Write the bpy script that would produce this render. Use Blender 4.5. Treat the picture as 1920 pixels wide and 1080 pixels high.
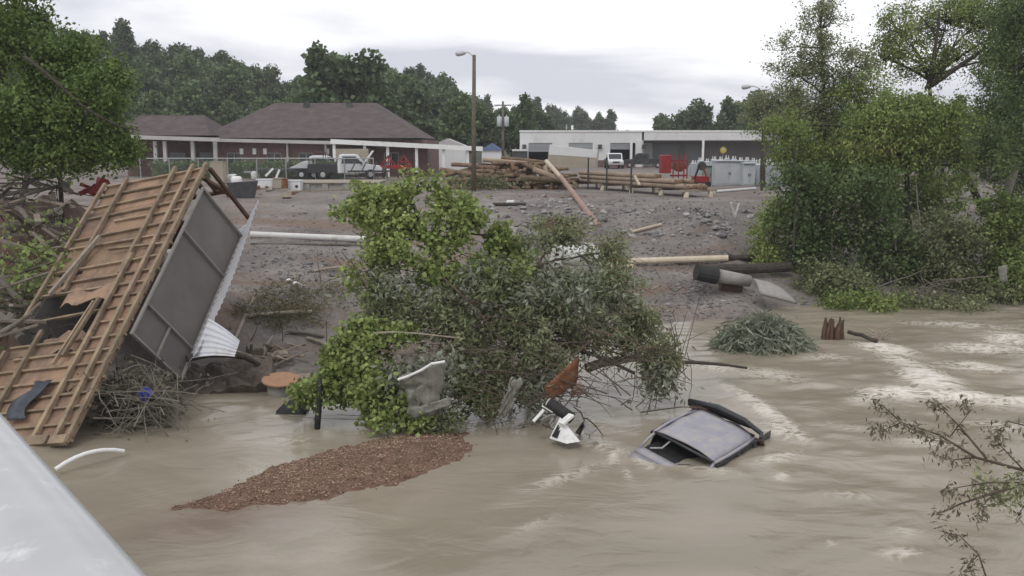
import bpy, math, random
import numpy as np
from mathutils import Vector, Matrix, noise
for o in list(bpy.data.objects): bpy.data.objects.remove(o)
SC = bpy.context.scene
COL = SC.collection
# ------------------------------------------------------------------ camera
F = 1663.0                      # focal length in photo pixels (1920 wide)
PITCH = math.atan(270 / F)      # horizon sits 270 px above the centre
CZ = 6.0                        # eye height over the water
cam = bpy.data.cameras.new('camera'); co = bpy.data.objects.new('camera', cam); COL.objects.link(co)
cam.sensor_width = 36; cam.lens = F / 1920 * 36; cam.clip_start = 0.05; cam.clip_end = 6000
co.location = (0, 0, CZ); co.rotation_euler = (math.pi / 2 - PITCH, 0, 0)
SC.camera = co
# ------------------------------------------------------------------ sky and sun (overcast)
W = bpy.data.worlds.new('World'); SC.world = W; W.use_nodes = True
wt = W.node_tree; wt.nodes.clear()
def wn(t, **k):
    n = wt.nodes.new(t)
    for a, b in k.items(): setattr(n, a, b)
    return n
SUN_EL, SUN_AZ = math.radians(52), math.radians(205)
sky = wn('ShaderNodeTexSky', sky_type='NISHITA', sun_disc=False, sun_elevation=SUN_EL, sun_rotation=SUN_AZ)
tc = wn('ShaderNodeTexCoord'); sep = wn('ShaderNodeSeparateXYZ'); wt.links.new(tc.outputs['Generated'], sep.inputs[0])
# clouds laid on a flat ceiling: direction / (height + k)
addk = wn('ShaderNodeMath', operation='ADD'); addk.inputs[1].default_value = 0.22
mx = wn('ShaderNodeMath', operation='MAXIMUM'); mx.inputs[1].default_value = 0.0
wt.links.new(sep.outputs[2], mx.inputs[0]); wt.links.new(mx.outputs[0], addk.inputs[0])
dv = wn('ShaderNodeVectorMath', operation='SCALE'); inv = wn('ShaderNodeMath', operation='DIVIDE'); inv.inputs[0].default_value = 1
wt.links.new(addk.outputs[0], inv.inputs[1]); wt.links.new(tc.outputs['Generated'], dv.inputs[0]); wt.links.new(inv.outputs[0], dv.inputs['Scale'])
cn = wn('ShaderNodeTexNoise'); cn.inputs['Scale'].default_value = 0.85; cn.inputs['Detail'].default_value = 6; cn.inputs['Roughness'].default_value = 0.5; cn.inputs['Distortion'].default_value = 0.3
mp = wn('ShaderNodeMapping'); mp.inputs['Location'].default_value = (0.2, 2.3, 0.9); mp.inputs['Scale'].default_value = (0.75, 1.3, 0.5)
wt.links.new(dv.outputs[0], mp.inputs[0]); wt.links.new(mp.outputs[0], cn.inputs[0])
cr = wn('ShaderNodeValToRGB'); e = cr.color_ramp.elements
e[0].position = 0.42; e[0].color = (0.56, 0.57, 0.635, 1); e[1].position = 0.60; e[1].color = (1.06, 1.06, 1.07, 1)
wt.links.new(cn.outputs[0], cr.inputs[0])
sk = wn('ShaderNodeVectorMath', operation='SCALE'); sk.inputs['Scale'].default_value = 0.1
wt.links.new(sky.outputs[0], sk.inputs[0])
mix = wn('ShaderNodeMixRGB'); mix.inputs[0].default_value = 0.94
wt.links.new(sk.outputs[0], mix.inputs[1]); wt.links.new(cr.outputs[0], mix.inputs[2])
bg = wn('ShaderNodeBackground'); bg.inputs[1].default_value = 1.12
out = wn('ShaderNodeOutputWorld'); wt.links.new(mix.outputs[0], bg.inputs[0]); wt.links.new(bg.outputs[0], out.inputs[0])
sl = bpy.data.lights.new('sun', 'SUN'); sl.energy = 0.8; sl.angle = math.radians(20); sl.color = (1, 0.97, 0.92)
so = bpy.data.objects.new('sun', sl); COL.objects.link(so)
so.rotation_euler = (math.pi / 2 - SUN_EL, 0, math.radians(-25)); so.location = (0, 0, 60)
vs = SC.view_settings; vs.view_transform = 'Standard'; vs.look = 'None'; vs.exposure = 0.16; vs.gamma = 1; vs.use_curve_mapping = False
SC.cycles.volume_bounces = 1; SC.cycles.max_bounces = 6; SC.cycles.transparent_max_bounces = 8; SC.cycles.diffuse_bounces = 3
# ------------------------------------------------------------------ pixel helpers
FW = Vector((0, math.cos(PITCH), -math.sin(PITCH))); UP = Vector((0, math.sin(PITCH), math.cos(PITCH))); CAM = Vector((0, 0, CZ))
def ray(px, py): return FW + Vector((1, 0, 0)) * ((px - 960) / F) + UP * ((540 - py) / F)
def P(px, py, y):
    r = ray(px, py); return CAM + r * (y / r.y)
def G(px, py, z=0.0):
    r = ray(px, py); return CAM + r * ((z - CZ) / r.z)
def proj(X):
    d = Vector(X) - CAM; z = max(d.dot(FW), 1e-3); return 960 + F * d.x / z, 540 - F * d.dot(UP) / z
def mpp(y): return y / F         # metres per photo pixel at distance y
R = random.Random(7)
NR = np.random.default_rng(11)
Z3 = Vector((0, 0, 1))
def U(a, b): return R.uniform(a, b)
def V3(*a): return Vector(a)
# ------------------------------------------------------------------ materials
MATS = {}
def mat(name, c1, c2=None, scale=3.0, rough=0.85, bump=0.0, bscale=None, metal=0.0, spec=0.35, island=0.0, objrand=0.0, transl=0.0,
        dirt_glint=None, dirt_glint_amt=0.5, dscale=1.5, stretch=None, detail=5):
    """procedural material: two colours by noise, optional wear or painted glint colour, grain bump, brightness changes per piece"""
    m = bpy.data.materials.new(name); m.use_nodes = True; MATS[name] = m
    nt = m.node_tree; N = nt.nodes; L = nt.links; b = N['Principled BSDF']
    b.inputs['Roughness'].default_value = rough; b.inputs['Metallic'].default_value = metal; b.inputs['Specular IOR Level'].default_value = spec
    t = N.new('ShaderNodeTexCoord'); src = t.outputs['Object']
    if stretch:
        mpn = N.new('ShaderNodeMapping'); mpn.inputs['Scale'].default_value = stretch; L.new(src, mpn.inputs[0]); src = mpn.outputs[0]
    n = N.new('ShaderNodeTexNoise'); n.inputs['Scale'].default_value = scale; n.inputs['Detail'].default_value = detail; n.inputs['Roughness'].default_value = 0.6
    L.new(src, n.inputs[0])
    rp = N.new('ShaderNodeValToRGB'); rp.color_ramp.elements[0].position = 0.3; rp.color_ramp.elements[1].position = 0.7
    rp.color_ramp.elements[0].color = (*c1, 1); rp.color_ramp.elements[1].color = (*(c2 or c1), 1)
    L.new(n.outputs[0], rp.inputs[0]); col = rp.outputs[0]
    if dirt_glint:
        n2 = N.new('ShaderNodeTexNoise'); n2.inputs['Scale'].default_value = dscale; n2.inputs['Detail'].default_value = 8; n2.inputs['Roughness'].default_value = 0.7
        L.new(t.outputs['Object'], n2.inputs[0])
        r2 = N.new('ShaderNodeValToRGB'); r2.color_ramp.elements[0].position = 0.62 - 0.3 * dirt_glint_amt; r2.color_ramp.elements[1].position = 0.80 - 0.2 * dirt_glint_amt
        L.new(n2.outputs[0], r2.inputs[0]); mm = N.new('ShaderNodeMixRGB'); L.new(r2.outputs[0], mm.inputs[0]); L.new(col, mm.inputs[1])
        mm.inputs[2].default_value = (*dirt_glint, 1); col = mm.outputs[0]
    for amt, node, sock in ((island, 'ShaderNodeNewGeometry', 'Random Per Island'), (objrand, 'ShaderNodeObjectInfo', 'Random')):
        if amt:
            g = N.new(node); mr = N.new('ShaderNodeMapRange'); mr.inputs[3].default_value = 1 - amt; mr.inputs[4].default_value = 1 + amt
            L.new(g.outputs[sock], mr.inputs[0]); h = N.new('ShaderNodeHueSaturation'); L.new(mr.outputs[0], h.inputs['Value']); L.new(col, h.inputs['Color'])
            mh = N.new('ShaderNodeMapRange'); mh.inputs[3].default_value = 0.5 - amt * 0.03; mh.inputs[4].default_value = 0.5 + amt * 0.03
            ml = N.new('ShaderNodeMath'); ml.operation = 'MULTIPLY'; ml.inputs[1].default_value = 7.31
            fr = N.new('ShaderNodeMath'); fr.operation = 'FRACT'; L.new(g.outputs[sock], ml.inputs[0]); L.new(ml.outputs[0], fr.inputs[0]); L.new(fr.outputs[0], mh.inputs[0]); L.new(mh.outputs[0], h.inputs['Hue'])
            col = h.outputs[0]
    L.new(col, b.inputs['Base Color'])
    if bump:
        nb = N.new('ShaderNodeTexNoise'); nb.inputs['Scale'].default_value = bscale or scale * 4; nb.inputs['Detail'].default_value = 6; L.new(src, nb.inputs[0])
        bp = N.new('ShaderNodeBump'); bp.inputs['Strength'].default_value = bump; bp.inputs['Distance'].default_value = 0.05
        L.new(nb.outputs[0], bp.inputs['Height']); L.new(bp.outputs[0], b.inputs['Normal'])
    if transl:
        tr = N.new('ShaderNodeBsdfTranslucent'); L.new(col, tr.inputs[0]); ms = N.new('ShaderNodeMixShader'); ms.inputs[0].default_value = transl
        L.new(b.outputs[0], ms.inputs[1]); L.new(tr.outputs[0], ms.inputs[2]); L.new(ms.outputs[0], N['Material Output'].inputs[0])
    return m
LF = dict(rough=0.55, spec=0.3, island=0.38, transl=0.3, scale=0.35)
mat('leaf_bright', (0.172, 0.230, 0.063), (0.310, 0.368, 0.127), **LF)
mat('leaf_mid', (0.135, 0.195, 0.054), (0.243, 0.303, 0.095), **LF)
mat('leaf_left', (.085, .135, .035), (.17, .235, .065), **LF)
mat('leaf_olive', (0.144, 0.169, 0.075), (0.250, 0.269, 0.144), **LF)
mat('leaf_silver', (0.176, 0.198, 0.138), (0.297, 0.314, 0.237), **LF)
mat('leaf_dark', (0.077, 0.122, 0.044), (0.149, 0.204, 0.077), **LF)
mat('leaf_hill', (0.059, 0.096, 0.040), (0.109, 0.155, 0.065), **LF)
mat('leaf_hill_light', (0.091, 0.143, 0.058), (0.150, 0.202, 0.091), **LF)
mat('leaf_dead', (.10, .088, .06), (.17, .15, .105), **LF)
mat('leaf_mud', (.16, .14, .105), (.23, .205, .16), **LF)
mat('leaf_pod', (.20, .22, .06), (.26, .26, .09), **LF)
mat('leaf_willow', (.15, .178, .085), (.25, .272, .15), **LF)
mat('grass', (.10, .095, .04), (.17, .15, .07), **LF)
mat('bark', (.035, .028, .022), (.075, .062, .05), scale=6, bump=.6, bscale=14)
mat('bark_grey', (.12, .105, .085), (.20, .18, .15), scale=5, bump=.6, bscale=14, objrand=.2)
mat('twig', (.06, .045, .032), (.12, .095, .07), scale=3, island=.3)
mat('driftwood', (.20, .165, .125), (.33, .285, .23), scale=5, bump=.5, island=.2, objrand=.25)
mat('plank_old', (.14, .115, .09), (.26, .22, .18), scale=4, bump=.5, objrand=.35, stretch=(1, 1, 1))
mat('plywood', (.215, .135, .084), (.32, .21, .14), scale=1.3, rough=.8, bump=.25, bscale=20, objrand=.22, dirt_glint=(.14, .10, .075), dirt_glint_amt=.62, dscale=1.8)
mat('lumber', (.215, .155, .098), (.32, .24, .16), scale=3, rough=.75, bump=.4, bscale=15, objrand=.28, dirt_glint=(.15, .115, .085), dirt_glint_amt=.6, dscale=2.2)
mat('timber_dark', (.075, .04, .026), (.13, .075, .05), scale=4, bump=.4, objrand=.2)
mat('wall_grey', (.125, .112, .105), (.17, .152, .142), scale=.9, rough=.6, dirt_glint=(.20, .175, .145), dirt_glint_amt=.3, dscale=.8)
mat('wall_trim', (.20, .185, .17), (.26, .24, .22), scale=3, rough=.7, objrand=.1)
mat('siding_white', (.50, .51, .54), (.60, .61, .64), scale=1.5, rough=.45, dirt_glint=(.38, .34, .28), dirt_glint_amt=.3, dscale=2)
mat('white_paint', (.68, .68, .66), (.76, .76, .74), scale=2, rough=.5, dirt_glint=(.45, .42, .37), dirt_glint_amt=.25, dscale=2.5, objrand=.06)
mat('rail_paint', (.40, .40, .405), (.46, .46, .465), scale=9, rough=.16, spec=.6, dirt_glint=(.66, .66, .65), dirt_glint_amt=.12, dscale=24)  # pale spots are painted glints of small shiny drops
mat('white_wall', (.60, .60, .59), (.68, .68, .67), scale=.4, rough=.7, dirt_glint=(.50, .49, .47), dirt_glint_amt=.3, dscale=.5, objrand=.03)
mat('shutter', (.26, .27, .28), (.31, .32, .33), scale=.5, rough=.5, objrand=.06)
mat('gap_shade', (.012, .012, .013), (.02, .02, .02))
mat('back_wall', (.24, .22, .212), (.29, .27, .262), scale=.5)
mat('shingle', (.065, .050, .049), (.105, .083, .081), scale=1.2, rough=.95, bump=.4, bscale=9, objrand=.07, dirt_glint=(.13, .105, .10), dirt_glint_amt=.2, dscale=.5)
mat('brick', (.125, .075, .068), (.185, .115, .105), scale=2.5, rough=.9, bump=.3, bscale=20)
mat('fascia', (.40, .385, .37), (.48, .46, .44), scale=1, objrand=.05)
mat('wood_pole', (.10, .085, .06), (.16, .135, .10), scale=3, bump=.5, objrand=.1)
mat('lamp_grey', (.42, .43, .44), (.5, .5, .5), rough=.5, metal=.3)
mat('lens', (.55, .55, .52), rough=.2)
mat('log_bark', (.085, .056, .037), (.21, .145, .097), scale=3.5, bump=.6, bscale=14, objrand=.34)
mat('log_end', (.15, .09, .052), (.30, .20, .125), scale=6, objrand=.3)
mat('pole_tan', (.20, .148, .105), (.32, .25, .18), scale=2.5, bump=.3, objrand=.2)
mat('pole_cream', (.42, .36, .27), (.54, .47, .36), scale=3, bump=.2, objrand=.1)
mat('pole_pink', (.25, .165, .135), (.34, .235, .19), scale=3, bump=.3)
mat('pvc', (.55, .545, .53), (.66, .655, .64), scale=2, rough=.35, dirt_glint=(.40, .36, .30), dirt_glint_amt=.3, objrand=.06)
mat('concrete', (.26, .245, .225), (.36, .345, .32), scale=3, bump=.4, dirt_glint=(.18, .155, .13), dirt_glint_amt=.3, objrand=.1)
mat('rock', (.12, .115, .115), (.26, .245, .235), scale=2, bump=.5, objrand=.45, island=.35)
mat('pebble', (.16, .103, .072), (.30, .21, .15), scale=5, island=.75, bump=.2)
mat('rust', (.145, .055, .026), (.25, .105, .05), scale=4, rough=.85, bump=.3, dirt_glint=(.09, .04, .025), dirt_glint_amt=.35)
mat('black_rubber', (.016, .016, .017), (.03, .03, .03), scale=4, rough=.7)
mat('dark_steel', (.045, .047, .05), (.085, .085, .09), scale=3, rough=.55, metal=.3, objrand=.2)
mat('red_paint', (.20, .014, .018), (.28, .026, .028), scale=2, rough=.45, dirt_glint=(.16, .05, .04), dirt_glint_amt=.35)
mat('plastic_sheet', (.24, .24, .20), (.36, .355, .31), scale=3, rough=.35, transl=.3, dirt_glint=(.15, .14, .10), dirt_glint_amt=.55, dscale=4)
mat('grey_plastic', (.20, .20, .205), (.27, .27, .275), scale=3, rough=.5)
mat('blue_plastic', (.05, .06, .34), (.07, .085, .44), scale=4, rough=.4)
mat('tarp_navy', (.025, .030, .042), (.06, .07, .09), scale=4, rough=.45, bump=.5, bscale=9)
mat('orange_wood', (.30, .165, .095), (.42, .25, .155), scale=4, dirt_glint=(.24, .12, .07), dirt_glint_amt=.3, dscale=4)
mat('xfmr', (.38, .41, .43), (.47, .50, .52), scale=1, rough=.45, objrand=.1)
mat('xfmr_green', (.16, .21, .17), (.21, .26, .22), scale=1, rough=.45)
mat('car_silver', (.235, .23, .27), (.30, .295, .335), scale=1.2, rough=.42, metal=.0, spec=.5, dirt_glint=(.36, .33, .29), dirt_glint_amt=.6, dscale=5, bump=.12, bscale=5)
mat('car_white', (.62, .63, .64), (.68, .69, .70), rough=.35, spec=.5, dirt_glint=(.5, .47, .42), dirt_glint_amt=.2)
mat('car_black', (.02, .021, .023), (.035, .036, .038), rough=.4, spec=.5)
mat('glass', (.02, .024, .027), (.035, .04, .042), rough=.12, spec=.6)
mat('chrome', (.5, .5, .51), rough=.3, metal=.8)
mat('tan_box', (.30, .26, .20), (.37, .33, .26), scale=1)
mat('yellow', (.55, .42, .03), (.62, .5, .06))
mat('cloth_grey', (.16, .155, .145), (.26, .25, .235), scale=5, bump=.4)
mat('soil_root', (.07, .04, .028), (.13, .08, .055), scale=6, bump=.7)
mat('mud_dark', (.085, .065, .052), (.15, .12, .1), scale=3, bump=.6, rough=.7)
mat('bridge_concrete', (.30, .29, .275), (.40, .385, .365), scale=2, bump=.3)
mat('wire', (.06, .06, .06), rough=.6)
mat('canopy_blue', (.10, .14, .26), (.14, .19, .32), rough=.6)
mat('galv', (.27, .29, .28), (.36, .37, .36), rough=.5, metal=.3)

# ------------------------------------------------------------------ mesh building
ORG = {}
def link(o, label=None, cat=None, group=None, kind=None):
    COL.objects.link(o)
    tag(o, label, cat, group, kind); return o
def tag(o, label=None, cat=None, group=None, kind=None):
    if label: o['label'] = label
    if cat: o['category'] = cat
    if group: o['group'] = group
    if kind: o['kind'] = kind
    return o
def thing(name, label, cat, loc=(0, 0, 0), group=None):
    o = bpy.data.objects.new(name, None); o.empty_display_size = 0.3; o.location = loc
    link(o, label, cat, group); ORG[o.name] = Vector(loc); return o
class MB:
    def __init__(s): s.v = []; s.f = []
    def add(s, vs, fs):
        k = len(s.v); s.v += [tuple(v) for v in vs]; s.f += [[i + k for i in f] for f in fs]; return s
    def box(s, c, size, rot=None):
        hx, hy, hz = [q / 2 for q in size]; c = Vector(c)
        vs = [Vector((x, y, z)) for x in (-hx, hx) for y in (-hy, hy) for z in (-hz, hz)]
        if rot is not None: vs = [rot @ v for v in vs]
        return s.add([c + v for v in vs], [(0, 1, 3, 2), (4, 6, 7, 5), (0, 4, 5, 1), (2, 3, 7, 6), (0, 2, 6, 4), (1, 5, 7, 3)])
    def span(s, a, b):
        a = Vector(a); b = Vector(b); return s.box((a + b) / 2, [abs(q) for q in (b - a)])
    def beam(s, a, b, w, h, up=None):
        a = Vector(a); b = Vector(b); d = (b - a); l = d.length; d = d / l; up = Vector(up) if up is not None else Z3
        x = d.cross(up)
        if x.length < 1e-4: x = d.cross(Vector((1, 0, 0)))
        x.normalize(); z = x.cross(d); M = Matrix((x, d, z)).transposed()
        return s.box((a + b) / 2, (w, l, h), M)
    def tube(s, pts, rad, n=8, cap=True):
        pts = [Vector(p) for p in pts]; m = len(pts)
        rad = rad if isinstance(rad, (list, tuple)) else [rad] * m
        vs = []; fs = []; ref = None
        for i, p in enumerate(pts):
            d = (pts[min(i + 1, m - 1)] - pts[max(i - 1, 0)])
            if d.length < 1e-6: d = Vector((0, 0, 1))
            d.normalize()
            if ref is None: ref = d.orthogonal().normalized()
            ref = (ref - d * ref.dot(d))
            if ref.length < 1e-4: ref = d.orthogonal()
            ref.normalize(); q = d.cross(ref)
            for k in range(n):
                a = 2 * math.pi * k / n; vs.append(p + (ref * math.cos(a) + q * math.sin(a)) * rad[i])
        for i in range(m - 1):
            for k in range(n):
                k2 = (k + 1) % n; fs.append((i * n + k, i * n + k2, (i + 1) * n + k2, (i + 1) * n + k))
        if cap: fs.append(tuple(range(n - 1, -1, -1))); fs.append(tuple((m - 1) * n + k for k in range(n)))
        return s.add(vs, fs)
    def prism(s, pts, off):
        pts = [Vector(p) for p in pts]; off = Vector(off); n = len(pts)
        fs = [tuple(range(n - 1, -1, -1)), tuple(range(n, 2 * n))] + [(i, (i + 1) % n, n + (i + 1) % n, n + i) for i in range(n)]
        return s.add(pts + [p + off for p in pts], fs)
    def lathe(s, c, prof, n=16, axis=Z3):
        c = Vector(c); ax = Vector(axis).normalized(); e1 = ax.orthogonal().normalized(); e2 = ax.cross(e1)
        vs = []; fs = []; m = len(prof)
        for (r, h) in prof:
            for k in range(n):
                a = 2 * math.pi * k / n; vs.append(c + ax * h + (e1 * math.cos(a) + e2 * math.sin(a)) * r)
        for i in range(m - 1):
            for k in range(n): k2 = (k + 1) % n; fs.append((i * n + k, i * n + k2, (i + 1) * n + k2, (i + 1) * n + k))
        fs.append(tuple(range(n - 1, -1, -1))); fs.append(tuple((m - 1) * n + k for k in range(n)))
        return s.add(vs, fs)
    def grid(s, fn, nu, nv):
        vs = [fn(i / (nu - 1), j / (nv - 1)) for j in range(nv) for i in range(nu)]
        return s.add(vs, [(j * nu + i, j * nu + i + 1, (j + 1) * nu + i + 1, (j + 1) * nu + i) for j in range(nv - 1) for i in range(nu - 1)])
    def slab(s, fn, nu, nv, off):
        """thick sheet: fn(u,v) top surface, off = thickness vector"""
        off = Vector(off); n = nu * nv
        top = [Vector(fn(i / (nu - 1), j / (nv - 1))) for j in range(nv) for i in range(nu)]
        fs = []
        for j in range(nv - 1):
            for i in range(nu - 1):
                a, b, c, d = j * nu + i, j * nu + i + 1, (j + 1) * nu + i + 1, (j + 1) * nu + i
                fs.append((a, b, c, d)); fs.append((n + d, n + c, n + b, n + a))
        rim = [(0, i) for i in range(nu)] + [(j, nu - 1) for j in range(1, nv)] + [(nv - 1, i) for i in range(nu - 2, -1, -1)] + [(j, 0) for j in range(nv - 2, 0, -1)]
        rim = [j * nu + i for j, i in rim]
        for k in range(len(rim)): a, b = rim[k], rim[(k + 1) % len(rim)]; fs.append((b, a, n + a, n + b))
        return s.add(top + [p + off for p in top], fs)
    def build(s, name, m, parent=None, label=None, cat=None, group=None, kind=None, smooth=False, bevel=0.0, org=None):
        A = np.array(s.v, dtype=np.float64)
        if parent is not None:
            og = ORG[parent.name]
        else:
            og = Vector(org) if org is not None else Vector(((A[:, 0].min() + A[:, 0].max()) / 2, (A[:, 1].min() + A[:, 1].max()) / 2, A[:, 2].min()))
        me = bpy.data.meshes.new(name); me.from_pydata((A - np.array(og)).tolist(), [], s.f); me.update()
        return finish(me, name, m, parent, og, label, cat, group, kind, smooth, bevel)
def finish(me, name, m, parent, og, label=None, cat=None, group=None, kind=None, smooth=False, bevel=0.0):
    me.materials.append(MATS[m])
    if smooth: me.polygons.foreach_set('use_smooth', [True] * len(me.polygons))
    o = bpy.data.objects.new(name, me); link(o, label, cat, group, kind)
    if parent is not None: o.parent = parent
    else: o.location = og
    ORG[o.name] = Vector(og)
    if bevel:
        b = o.modifiers.new('bevel', 'BEVEL'); b.width = bevel; b.segments = 2; b.limit_method = 'ANGLE'
    return o
def quads(name, V, m, parent=None, org=None, **k):
    """V: (N,4,3) array of loose quads in world space"""
    V = np.asarray(V, dtype=np.float32); n = len(V)
    og = ORG[parent.name] if parent is not None else Vector(org)
    V = V.reshape(-1, 3) - np.array(og, dtype=np.float32)
    me = bpy.data.meshes.new(name)
    me.vertices.add(n * 4); me.vertices.foreach_set('co', V.ravel())
    me.loops.add(n * 4); me.loops.foreach_set('vertex_index', np.arange(n * 4, dtype=np.int32))
    me.polygons.add(n); me.polygons.foreach_set('loop_start', np.arange(0, n * 4, 4, dtype=np.int32)); me.polygons.foreach_set('loop_total', np.full(n, 4, dtype=np.int32))
    me.update(calc_edges=True)
    return finish(me, name, m, parent, og, **k)
def copy_tree(o, loc, rz=0.0, sc=None, label=None, parent=None):
    c = o.copy(); COL.objects.link(c)
    if parent is not None: c.parent = parent
    else:
        c.location = loc; c.rotation_euler = (0, 0, rz)
        if sc is not None: c.scale = sc if not isinstance(sc, (int, float)) else (sc, sc, sc)
        if label: c['label'] = label
    for ch in o.children: copy_tree(ch, None, parent=c)
    return c
def bez(a, b, sag, n=6, jit=0.0):
    a = Vector(a); b = Vector(b); m = (a + b) / 2 + Vector(sag); pts = []
    for i in range(n):
        t = i / (n - 1); p = a * (1 - t) ** 2 + m * 2 * t * (1 - t) + b * t * t
        if 0 < i < n - 1 and jit: p += Vector((U(-jit, jit), U(-jit, jit), U(-jit, jit)))
        pts.append(p)
    return pts
def leaves(C, k, spread, size, droop=0.0, aspect=0.42, rng=NR):
    """k leaf quads around every clump centre"""
    C = np.repeat(np.asarray(C, dtype=np.float64), k, axis=0); n = len(C)
    C = C + rng.normal(size=(n, 3)) * np.asarray(spread)
    d = rng.normal(size=(n, 3)); d[:, 2] = d[:, 2] * 0.7 - droop; d /= np.linalg.norm(d, axis=1)[:, None]
    s = np.cross(d, rng.normal(size=(n, 3))); s /= np.linalg.norm(s, axis=1)[:, None] + 1e-9
    L = size * rng.uniform(0.4, 1.5, (n, 1)); w = L * aspect
    return np.stack([C, C + d * L * 0.45 + s * w, C + d * L, C + d * L * 0.5 - s * w], axis=1)
def lobe_sprays(c, rad, n, gap=0.0, gscale=1.6, seed=0.0, per=6, droop=0.0):
    """clump centres strung along twigs that radiate through an ellipsoid; returns (points, twig lines)"""
    c = Vector(c); pts = []; lines = []; tries = 0; m = max(1, n // per)
    rm = (rad[0] + rad[1] + rad[2]) / 3
    while len(lines) < m and tries < m * 8:
        tries += 1
        v = Vector((R.gauss(0, 1), R.gauss(0, 1), R.gauss(0.15, 1))).normalized()
        k = 1 + .45 * noise.noise(v * 1.8 + Vector((seed, c.x, c.z)))
        o = c + Vector((v.x * rad[0], v.y * rad[1], v.z * rad[2])) * (k * U(.75, 1.2))
        if gap and noise.noise(o * (gscale / max(.5, rm ** .5)) + Vector((seed, 0, 0))) < gap - 0.55: continue
        i0 = c + Vector((v.x * rad[0], v.y * rad[1], v.z * rad[2])) * U(.05, .5) + Vector((R.gauss(0, .25) * rad[0], R.gauss(0, .25) * rad[1], R.gauss(0, .2) * rad[2]))
        o.z -= droop * rm * U(.2, .7)
        ln = bez(i0, o, (0, 0, .12 * rm + droop * .3 * rm), 5); lines.append(ln)
        for j in range(per):
            t = .25 + .75 * (j + R.random()) / per; q = t * 4; a = int(min(3, q)); pts.append(ln[a].lerp(ln[a + 1], q - a))
    return pts, lines
def lobe_points(c, rad, n, gap=0.0, gscale=1.6, shell=0.45, seed=0.0): return lobe_sprays(c, rad, n, gap, gscale, seed)[0]
def tree(name, label, cat, base, trunk, lobes, leafm, lsize=.13, k=10, r0=.14, barkm='bark', droop=.25, spread=.16, group=None, twigs=3, n_per=None, trunk_name='trunk', crown_name='crown', sides=7, aspect=.42, sag=0.0, stems=1.0, tr=.05):
    """trunk: polyline from the base; lobes: (centre, radii, clumps, gap). Limbs run from the trunk to each lobe."""
    t = thing(name, label, cat, base, group)
    w = MB(); n = len(trunk)
    w.tube(trunk, [r0 * (1 - .65 * i / max(n - 1, 1)) for i in range(n)], sides)
    LV = []
    for i, (c, rad, cnt, gap) in enumerate(lobes):
        pts, lines = lobe_sprays(c, rad, cnt, gap, seed=i * 3.7 + base[0], droop=sag)
        if not pts: continue
        LV.append(leaves([tuple(p) for p in pts], k, spread, lsize, droop, aspect))
        a = min(trunk, key=lambda q: (Vector(q) - Vector(c)).length + (0.6 * max(0, q[2] - c[2])))
        br = bez(a, c, (U(-.2, .2), U(-.2, .2), .25 * (Vector(c) - Vector(a)).length * .5), 6, .04)
        w.tube(br, [r0 * .42 * (1 - .6 * j / 5) for j in range(6)], 5)
        for ln in lines:
            if R.random() > stems: continue
            s0 = min(br[2:], key=lambda z: (z - ln[0]).length)
            rr = r0 * tr * 2; w.tube([s0] + ln, [rr * 1.3, rr, rr * .85, rr * .65, rr * .45, rr * .25], 3, cap=False)
    w.build(trunk_name, barkm, t, smooth=True)
    quads(crown_name, np.concatenate(LV), leafm, t)
    return t
def lb(px, py, y, rx, ry, rd, cnt, gap=0.0):
    """a crown lobe given by where it shows: centre pixel, distance, pixel radii, depth radius in metres"""
    m = mpp(y); return (P(px, py, y), (rx * m, rd, ry * m), cnt, gap)
# ------------------------------------------------------------------ terrain
SHORE = [(q.x, q.y) for q in [G(a, b) for a, b in [(-900, 780), (0, 770), (250, 748), (430, 735), (470, 705), (600, 700), (700, 725), (850, 705), (1000, 690), (1100, 645), (1200, 612), (1290, 604), (1390, 600), (1450, 578), (1600, 568), (1750, 572), (1920, 552), (2500, 530)]]]
EDGE = [(q.x, q.y) for q in [G(a, b, 3.0) for a, b in [(-600, 372), (0, 365), (460, 372), (880, 364), (1000, 368), (1120, 366), (1240, 376), (1310, 388), (1420, 378), (1600, 372), (1920, 365), (2500, 365)]]]
SHX, SHY = zip(*SHORE); EDX, EDY = zip(*EDGE)
def H(x, y):
    ys = float(np.interp(x, SHX, SHY)); ye = float(np.interp(x, EDX, EDY)); d = y - ys
    if d < 0: z = -0.9 * (1 - math.exp(d * 0.7)) - .02
    else:
        t = min(1.0, d / (ye - ys)); z = 3.0 * (1 - (1 - t) ** 1.35) if t < 1 else 3.0
        z += .055 * min(1, d / 3) * (1 if t < .95 else 0) * math.sin(z * 9 + 2.5 * noise.noise(Vector((x * .12, y * .12, 7))))
        z += .10 * min(1, d / 2) * (1 - .75 * max(0, t - .8) / .2) * noise.fractal(Vector((x * .35, y * .35, 3)), 1, 2, 4)
        z += .35 * math.exp(-((x + 4.5) / 2.5) ** 2 - ((y - 26) / 2.0) ** 2)
    z += 2.6 * math.exp(-((x + 10.2) / 1.7) ** 2 - ((y - 24.6) / 2.2) ** 2)
    z += .5 * math.exp(-((x + 7.0) / 2.4) ** 2 - ((y - 27.5) / 2.5) ** 2)
    return z
def hit(px, py, far=130):
    r = ray(px, py); t = 9.0; st = .25
    while t < far:
        p = CAM + r * (t / r.y)
        if p.z <= H(p.x, p.y):
            for _ in range(8):
                st /= 2; p = CAM + r * (t / r.y)
                t += -st if p.z <= H(p.x, p.y) else st
            p = CAM + r * (t / r.y); return Vector((p.x, p.y, H(p.x, p.y)))
        t += st
    p = G(px, py, 3.0) if r.z < -.001 else CAM + r * (far / r.y)
    return p
def axis(dense0, dense1, step, lo, hi, grow=1.25):
    a = list(np.arange(dense0, dense1 + 1e-6, step)); s = step; v = dense1
    while v < hi: s *= grow; v += s; a.append(v)
    s = step; v = dense0
    while v > lo: s *= grow; v -= s; a.insert(0, v)
    return a
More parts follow.
